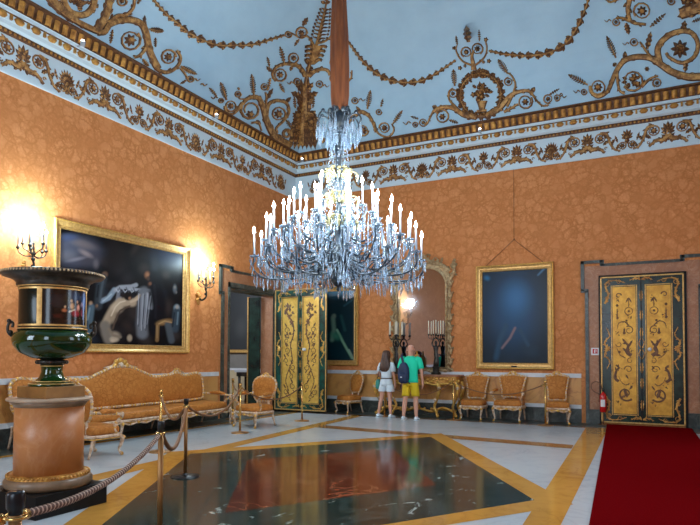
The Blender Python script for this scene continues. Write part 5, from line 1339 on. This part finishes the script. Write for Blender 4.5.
mb = MB(); mb.lathe([(.02, .755), (.025, .79), (.012, .82)], 10); mb.box(-.015, .015, -.07, .03, .80, .815); mb.box(-.012, .012, -.08, .02, .835, .847); mb.build('valve', M['blackmetal'], ex)
mb = MB(); mb.tube(catmull([(-.02, 0, .80), (-.05, -.02, .93), (-.15, -.03, .99), (-.24, -.03, .93), (-.24, -.03, .82), (-.16, -.03, .74), (-.085, -.02, .70), (-.085, -.02, .52)], 5), .011, 7); mb.build('hose', M['inkbrown'], ex)
vs, fs = cyl_patch(.0735, -2.3, -.9, .42, .58, 8, 1); mb = MB(); mb.add(vs, fs, 0, True); mb.build('label', M['signw'], ex)
sg = empty('wall_sign', (8.35, -.022, 1.60), 0, 'small square red and white fire equipment sign left of the closed gilded door', 'sign')
mb = MB(); mb.box(-.085, .085, -.012, 0, 0, .17); mb.build('sign_plate', M['signw'], sg)
mb = MB(); mb.box(-.055, .055, -.014, -.012, .035, .145); mb.build('red_field', M['red'], sg)
mb = MB(); mb.box(-.02, .005, -.016, -.014, .05, .115); mb.box(-.02, .03, -.016, -.014, .118, .13); mb.box(.018, .03, -.016, -.014, .07, .118); mb.build('pictogram', M['signw'], sg)

# ---- people
def skin_body(root, V, Ed, R, m, name='body', sub=2):
    me = bpy.data.meshes.new(name); me.from_pydata(V, Ed, []); me.materials.append(m)
    o = bpy.data.objects.new(name, me); COL.objects.link(o); o.parent = root
    md = o.modifiers.new('skin', 'SKIN'); md.use_smooth_shade = True
    if not me.skin_vertices:
        bpy.context.view_layer.objects.active = o
    sk = me.skin_vertices[0].data
    for i, r in enumerate(R): sk[i].radius = r if isinstance(r, tuple) else (r, r); 
    sk[0].use_root = True
    s = o.modifiers.new('sub', 'SUBSURF'); s.levels = sub; s.render_levels = sub
    return o
def oval(c, a, b, tilt=0, n=20, t=None):
    out = []
    for k in range(n):
        an = 2*PI*k/n; out.append((c[0]+a*math.cos(an), c[1]+b*math.sin(an), c[2]+tilt*math.cos(an)))
    return out
def limb(mb, pts, rs, m=0, n=14): mb.tube(catmull(pts, 4) if False else pts, rs, n, m)
def person(loc, rz, H, man):
    """faces +y; z up; returns the joints used by the clothes"""
    k = H/1.80; sw = (.20 if man else .165)*k; hw = (.095 if man else .10)*k
    V = []; Ed = []; R = []
    def j(x, y, z, r, p=None):
        V.append((x*1.0, y, z)); R.append(r if isinstance(r, tuple) else (r*k, r*k)); i = len(V)-1
        if p is not None: Ed.append((p, i))
        return i
    b = .9 if not man else 1.0
    pel = j(0, 0, .96*k, .125*b); wai = j(0, .01, 1.10*k, .115*b, pel); che = j(0, .0, 1.30*k, .135*b, wai); nb = j(0, -.01, 1.46*k, .07, che); nk = j(0, .0, 1.53*k, .052, nb); hd = j(0, .02, 1.62*k, .082, nk); ht = j(0, .015, 1.71*k, .084, hd); tp = j(0, .01, 1.765*k, .05, ht)
    nose = j(0, .105*k, 1.645*k, .012, hd)
    J = {}
    for s in (-1, 1):
        arm = J_ARM[('m' if man else 'w', s)]
        sh = j(s*sw*.85, 0, 1.43*k, .06*b, che); el = j(*[q*k for q in arm[0]], .042*b, sh); wr = j(*[q*k for q in arm[1]], .028*b, el); pm = j(*[q*k for q in arm[2]], (.036*k, .018*k), wr)
        dirv = (Vector(arm[2])-Vector(arm[1])).normalized(); side = Vector((0, 1, 0)) if abs(dirv.z) > .5 else Vector((0, 0, 1))
        for q, L in ((-1.5, .075), (-.5, .09), (.5, .085), (1.5, .068)):
            p0 = Vector(arm[2])+side*q*.019+dirv*.03; p1 = p0+dirv*L*.5+Vector((-s*.008, 0, 0)); p2 = p1+dirv*L*.45+Vector((-s*.018, 0, 0))
            f0 = j(*(p0*k), .0095, pm); f1 = j(*(p1*k), .0085, f0); j(*(p2*k), .007, f1)
        t0 = Vector(arm[1])+side*.03+dirv*.03; t1 = t0+side*.022+dirv*.03; i0 = j(*(t0*k), .011, wr); j(*(t1*k), .0095, i0)
        lg = J_LEG[('m' if man else 'w', s)]
        hp = j(lg[0][0]*k, 0, .90*k, .088*b, pel); mt = j((lg[0][0]*.5+lg[1][0]*.5)*k, 0, .70*k, .084*b, hp); kn = j(lg[1][0]*k, lg[1][1]*k, .49*k, .060*b, mt); cf = j((lg[1][0]*.6+lg[2][0]*.4)*k, (lg[1][1]*.6+lg[2][1]*.4)*k-.012, .35*k, .062*b, kn); an = j(lg[2][0]*k, lg[2][1]*k, .09*k, .038*b, cf); ft = j(lg[2][0]*k, (lg[2][1]+.10)*k, .04, .03, an)
    return V, Ed, R
J_ARM = {('m', -1): ((-.27, -.02, 1.14), (-.25, .08, .92), (-.24, .11, .84)), ('m', 1): ((.27, -.03, 1.15), (.275, .04, .92), (.275, .06, .835)),
         ('w', -1): ((-.22, -.03, 1.17), (-.20, .12, 1.02), (-.16, .19, .98)), ('w', 1): ((.22, -.02, 1.18), (.22, .06, .96), (.22, .08, .87))}
J_LEG = {('m', -1): ((-.10,), (-.13, .015), (-.17, -.01)), ('m', 1): ((.10,), (.12, .02), (.14, -.01)),
         ('w', -1): ((-.09,), (-.15, .0), (-.23, -.02)), ('w', 1): ((.09,), (.10, .02), (.13, .0))}
J_LEG = {q: ((v[0][0], 0), v[1], v[2]) for q, v in J_LEG.items()}
def shoes(root, kk, which, name='shoe'):
    for s in (-1, 1):
        x, y = [q*kk for q in J_LEG[(which, s)][2]]
        mb = MB(); rings = []
        for yy, a, zt in ((-.075, .028, .06), (-.055, .04, .095), (0, .043, .10), (.07, .047, .07), (.14, .052, .052), (.19, .045, .04), (.215, .02, .03)):
            rings.append([(x+a*math.cos(2*PI*q/12), y+yy, .004+max(0, (zt*.5)+(zt*.5)*math.sin(2*PI*q/12))) for q in range(12)])
        mb.loft(rings); mb.box(x-.045, x+.045, y-.075, y+.18, .0, .012, 0); mb.build(name, M['shoe'], root)
def head_face(root, k, lift=0):
    mb = MB()
    for s in (-1, 1): mb.ball((s*.033*k, .098*k, 1.672*k), .012*k, 8, 6)
    mb.build('eyes', M['signw'], root)
    for s in (-1, 1): 
        mb = MB(); mb.ball((s*.088*k, .005, 1.655*k), .03*k, 8, 6, 0, (.35, .6, 1)); mb.build('ear', M['skin'], root)
    mb = MB(); mb.tube(catmull([(-.028*k, .094*k, 1.60*k), (0, .102*k, 1.597*k), (.028*k, .094*k, 1.60*k)], 4), .006, 6); mb.build('mouth', M['red'], root)
# man
H = 1.88; k = H/1.8
man = empty('person', (4.27, -1.42, 0), .08, 'bald man seen from behind in a turquoise t-shirt, yellow shorts and white shoes', 'person')
V, Ed, R = person(None, 0, H, True); skin_body(man, V, Ed, R, M['skin']); head_face(man, k)
mb = MB()
mb.loft([oval((0, 0, z*k), a*k, b*k) for z, a, b in ((.88, .185, .130), (.95, .182, .130), (1.05, .172, .128), (1.15, .176, .130), (1.27, .192, .135), (1.36, .200, .130), (1.43, .185, .112), (1.475, .120, .085), (1.50, .072, .068))])
for s in (-1, 1): mb.tube([(s*.13*k, 0, 1.42*k), (s*.20*k, 0, 1.40*k), (s*.235*k, -.01, 1.30*k), (s*.258*k, -.018, 1.20*k)], [.085*k, .082*k, .074*k, .070*k], 14)
mb.build('t_shirt', M['tee'], man)
mb = MB(); mb.loft([oval((0, 0, z*k), a*k, b*k) for z, a, b in ((.80, .17, .125), (.88, .178, .125), (.96, .168, .12), (1.0, .158, .115))])
for s in (-1, 1): mb.loft([oval((s*x*k, y, z*k), a*k, b*k, 0, 16) for x, y, z, a, b in ((.088, 0, .86, .095, .118), (.10, .0, .74, .098, .110), (.112, .005, .62, .100, .105), (.118, .01, .56, .098, .102))])
mb.build('shorts', M['shorts'], man)
shoes(man, k, 'm')
mb = MB(); mb.loft([oval((0, 0, z*k), a*k, a*1.1*k) for z, a in ((1.62, .083), (1.66, .091), (1.70, .086))], 0, True, False)
hr = MB(); hr.tube(catmull([(-.088*k, .02, 1.66*k), (-.07*k, -.06*k, 1.63*k), (0, -.088*k, 1.62*k), (.07*k, -.06*k, 1.63*k), (.088*k, .02, 1.66*k)], 4), .012, 6); hr.build('cropped_hair', M['skin'], man)
bp = empty('backpack', (4.27-.10, -1.42-.20, .80), .08, 'navy sling backpack on the back of the man in turquoise', 'backpack')
mb = MB(); rings = []
for z, a, b in ((.10, .05, .03), (.12, .11, .06), (.22, .135, .075), (.36, .14, .08), (.48, .125, .075), (.57, .085, .055), (.61, .04, .03)):
    rings.append([(a*math.copysign(abs(math.cos(t))**.6, math.cos(t)), b*math.copysign(abs(math.sin(t))**.7, math.sin(t))-.01, z) for t in [2*PI*q/24 for q in range(24)]])
mb.loft(rings); mb.build('pack_body', M['navy'], bp)
mb = MB(); rings = []
for z, a, b in ((.14, .07, .02), (.17, .095, .035), (.30, .10, .04), (.36, .07, .02)): rings.append([(a*math.cos(t), -.075+b*math.sin(t), z) for t in [2*PI*q/20 for q in range(20)]])
mb.loft(rings); mb.build('front_pocket', M['navy'], bp)
mb = MB(); mb.tube(catmull([(-.02, .03, .58), (-.06, .06, .70), (-.08, .10, .78), (-.085, .19, .82)], 5), .03, 8, 0, flat=.3); mb.tube(catmull([(.08, .02, .16), (.13, .06, .10), (.18, .10, .06)], 4), .012, 6); mb.tube(catmull([(-.05, -.02, .13), (-.07, -.02, .02), (-.06, -.01, -.04)], 4), .009, 6); mb.build('strap', M['navy'], bp)
mb = MB(); mb.box(-.05, -.01, -.122, -.112, .24, .265); mb.build('badge', M['signw'], bp)
# woman
H = 1.72; k = H/1.8
wom = empty('person', (3.52, -1.18, 0), -.10, 'woman with long brown hair seen from behind in white shirt, dark belt and shorts', 'person')
V, Ed, R = person(None, 0, H, False); skin_body(wom, V, Ed, R, M['skin']); head_face(wom, k)
mb = MB()
mb.loft([oval((0, 0, z*k), a*k, b*k) for z, a, b in ((1.03, .150, .110), (1.10, .148, .108), (1.18, .150, .110), (1.28, .165, .12), (1.37, .172, .115), (1.43, .160, .098), (1.47, .105, .075), (1.50, .065, .06))])
for s in (-1, 1): mb.tube([(s*.10*k, 0, 1.42*k), (s*.165*k, 0, 1.40*k), (s*.198*k, -.01, 1.32*k), (s*.218*k, -.02, 1.22*k)], [.072*k, .072*k, .068*k, .066*k], 14)
mb.build('shirt', M['whitecloth'], wom)
mb = MB(); mb.loft([oval((0, -.005, z*k), a*k, b*k) for z, a, b in ((.84, .185, .135), (.92, .182, .135), (1.0, .162, .122), (1.045, .150, .112))])
for s in (-1, 1): mb.loft([oval((s*x*k, y, z*k), a*k, b*k, 0, 16) for x, y, z, a, b in ((.088, 0, .88, .098, .122), (.108, .0, .80, .105, .120), (.122, .0, .72, .108, .118), (.126, .0, .695, .106, .116))])
mb.build('shorts', M['whitecloth'], wom)
mb = MB(); mb.tube([(.153*k*math.cos(2*PI*q/32), .116*k*math.sin(2*PI*q/32), 1.04*k) for q in range(32)], .014, 6, 0, True); mb.build('belt', M['belt'], wom)
mb = MB(); rings = []
for z, a, b, y in ((1.79, .03, .03, 0), (1.775, .07, .075, 0), (1.73, .098, .105, -.005), (1.66, .108, .108, -.018), (1.58, .112, .10, -.035), (1.50, .122, .085, -.055), (1.42, .145, .075, -.080), (1.34, .150, .065, -.105), (1.27, .125, .05, -.115), (1.22, .06, .025, -.118)):
    rings.append([((a*(1+.09*math.sin(9*t+z*17)+.05*math.sin(5*t-z*31))*math.cos(t))*k, (y+b*(1+.09*math.sin(9*t+z*17)+.05*math.sin(5*t-z*31))*math.sin(t))*k, z*k) for t in [2*PI*q/40 for q in range(40)]])
mb.loft(rings); mb.build('hair', M['hairb'], wom)
shoes(wom, k, 'w')
bg_ = empty('shoulder_bag', (3.52-.24, -1.16, .72), .0, 'small teal cloth bag hanging at the left hip of the woman', 'bag')
mb = MB(); mb.loft([[(a*math.cos(t)*.6, b*math.sin(t), z) for t in [2*PI*q/18 for q in range(18)]] for z, a, b in ((0, .05, .06), (.03, .09, .10), (.14, .095, .11), (.22, .07, .09), (.25, .04, .06))]); mb.build('bag_body', M['bag'], bg_)
mb = MB(); mb.tube(catmull([(.0, -.06, .22), (.07, -.10, .45), (.16, -.125, .62), (.27, -.10, .70), (.36, -.03, .705)], 5), .008, 6); mb.build('strap', M['belt'], bg_)
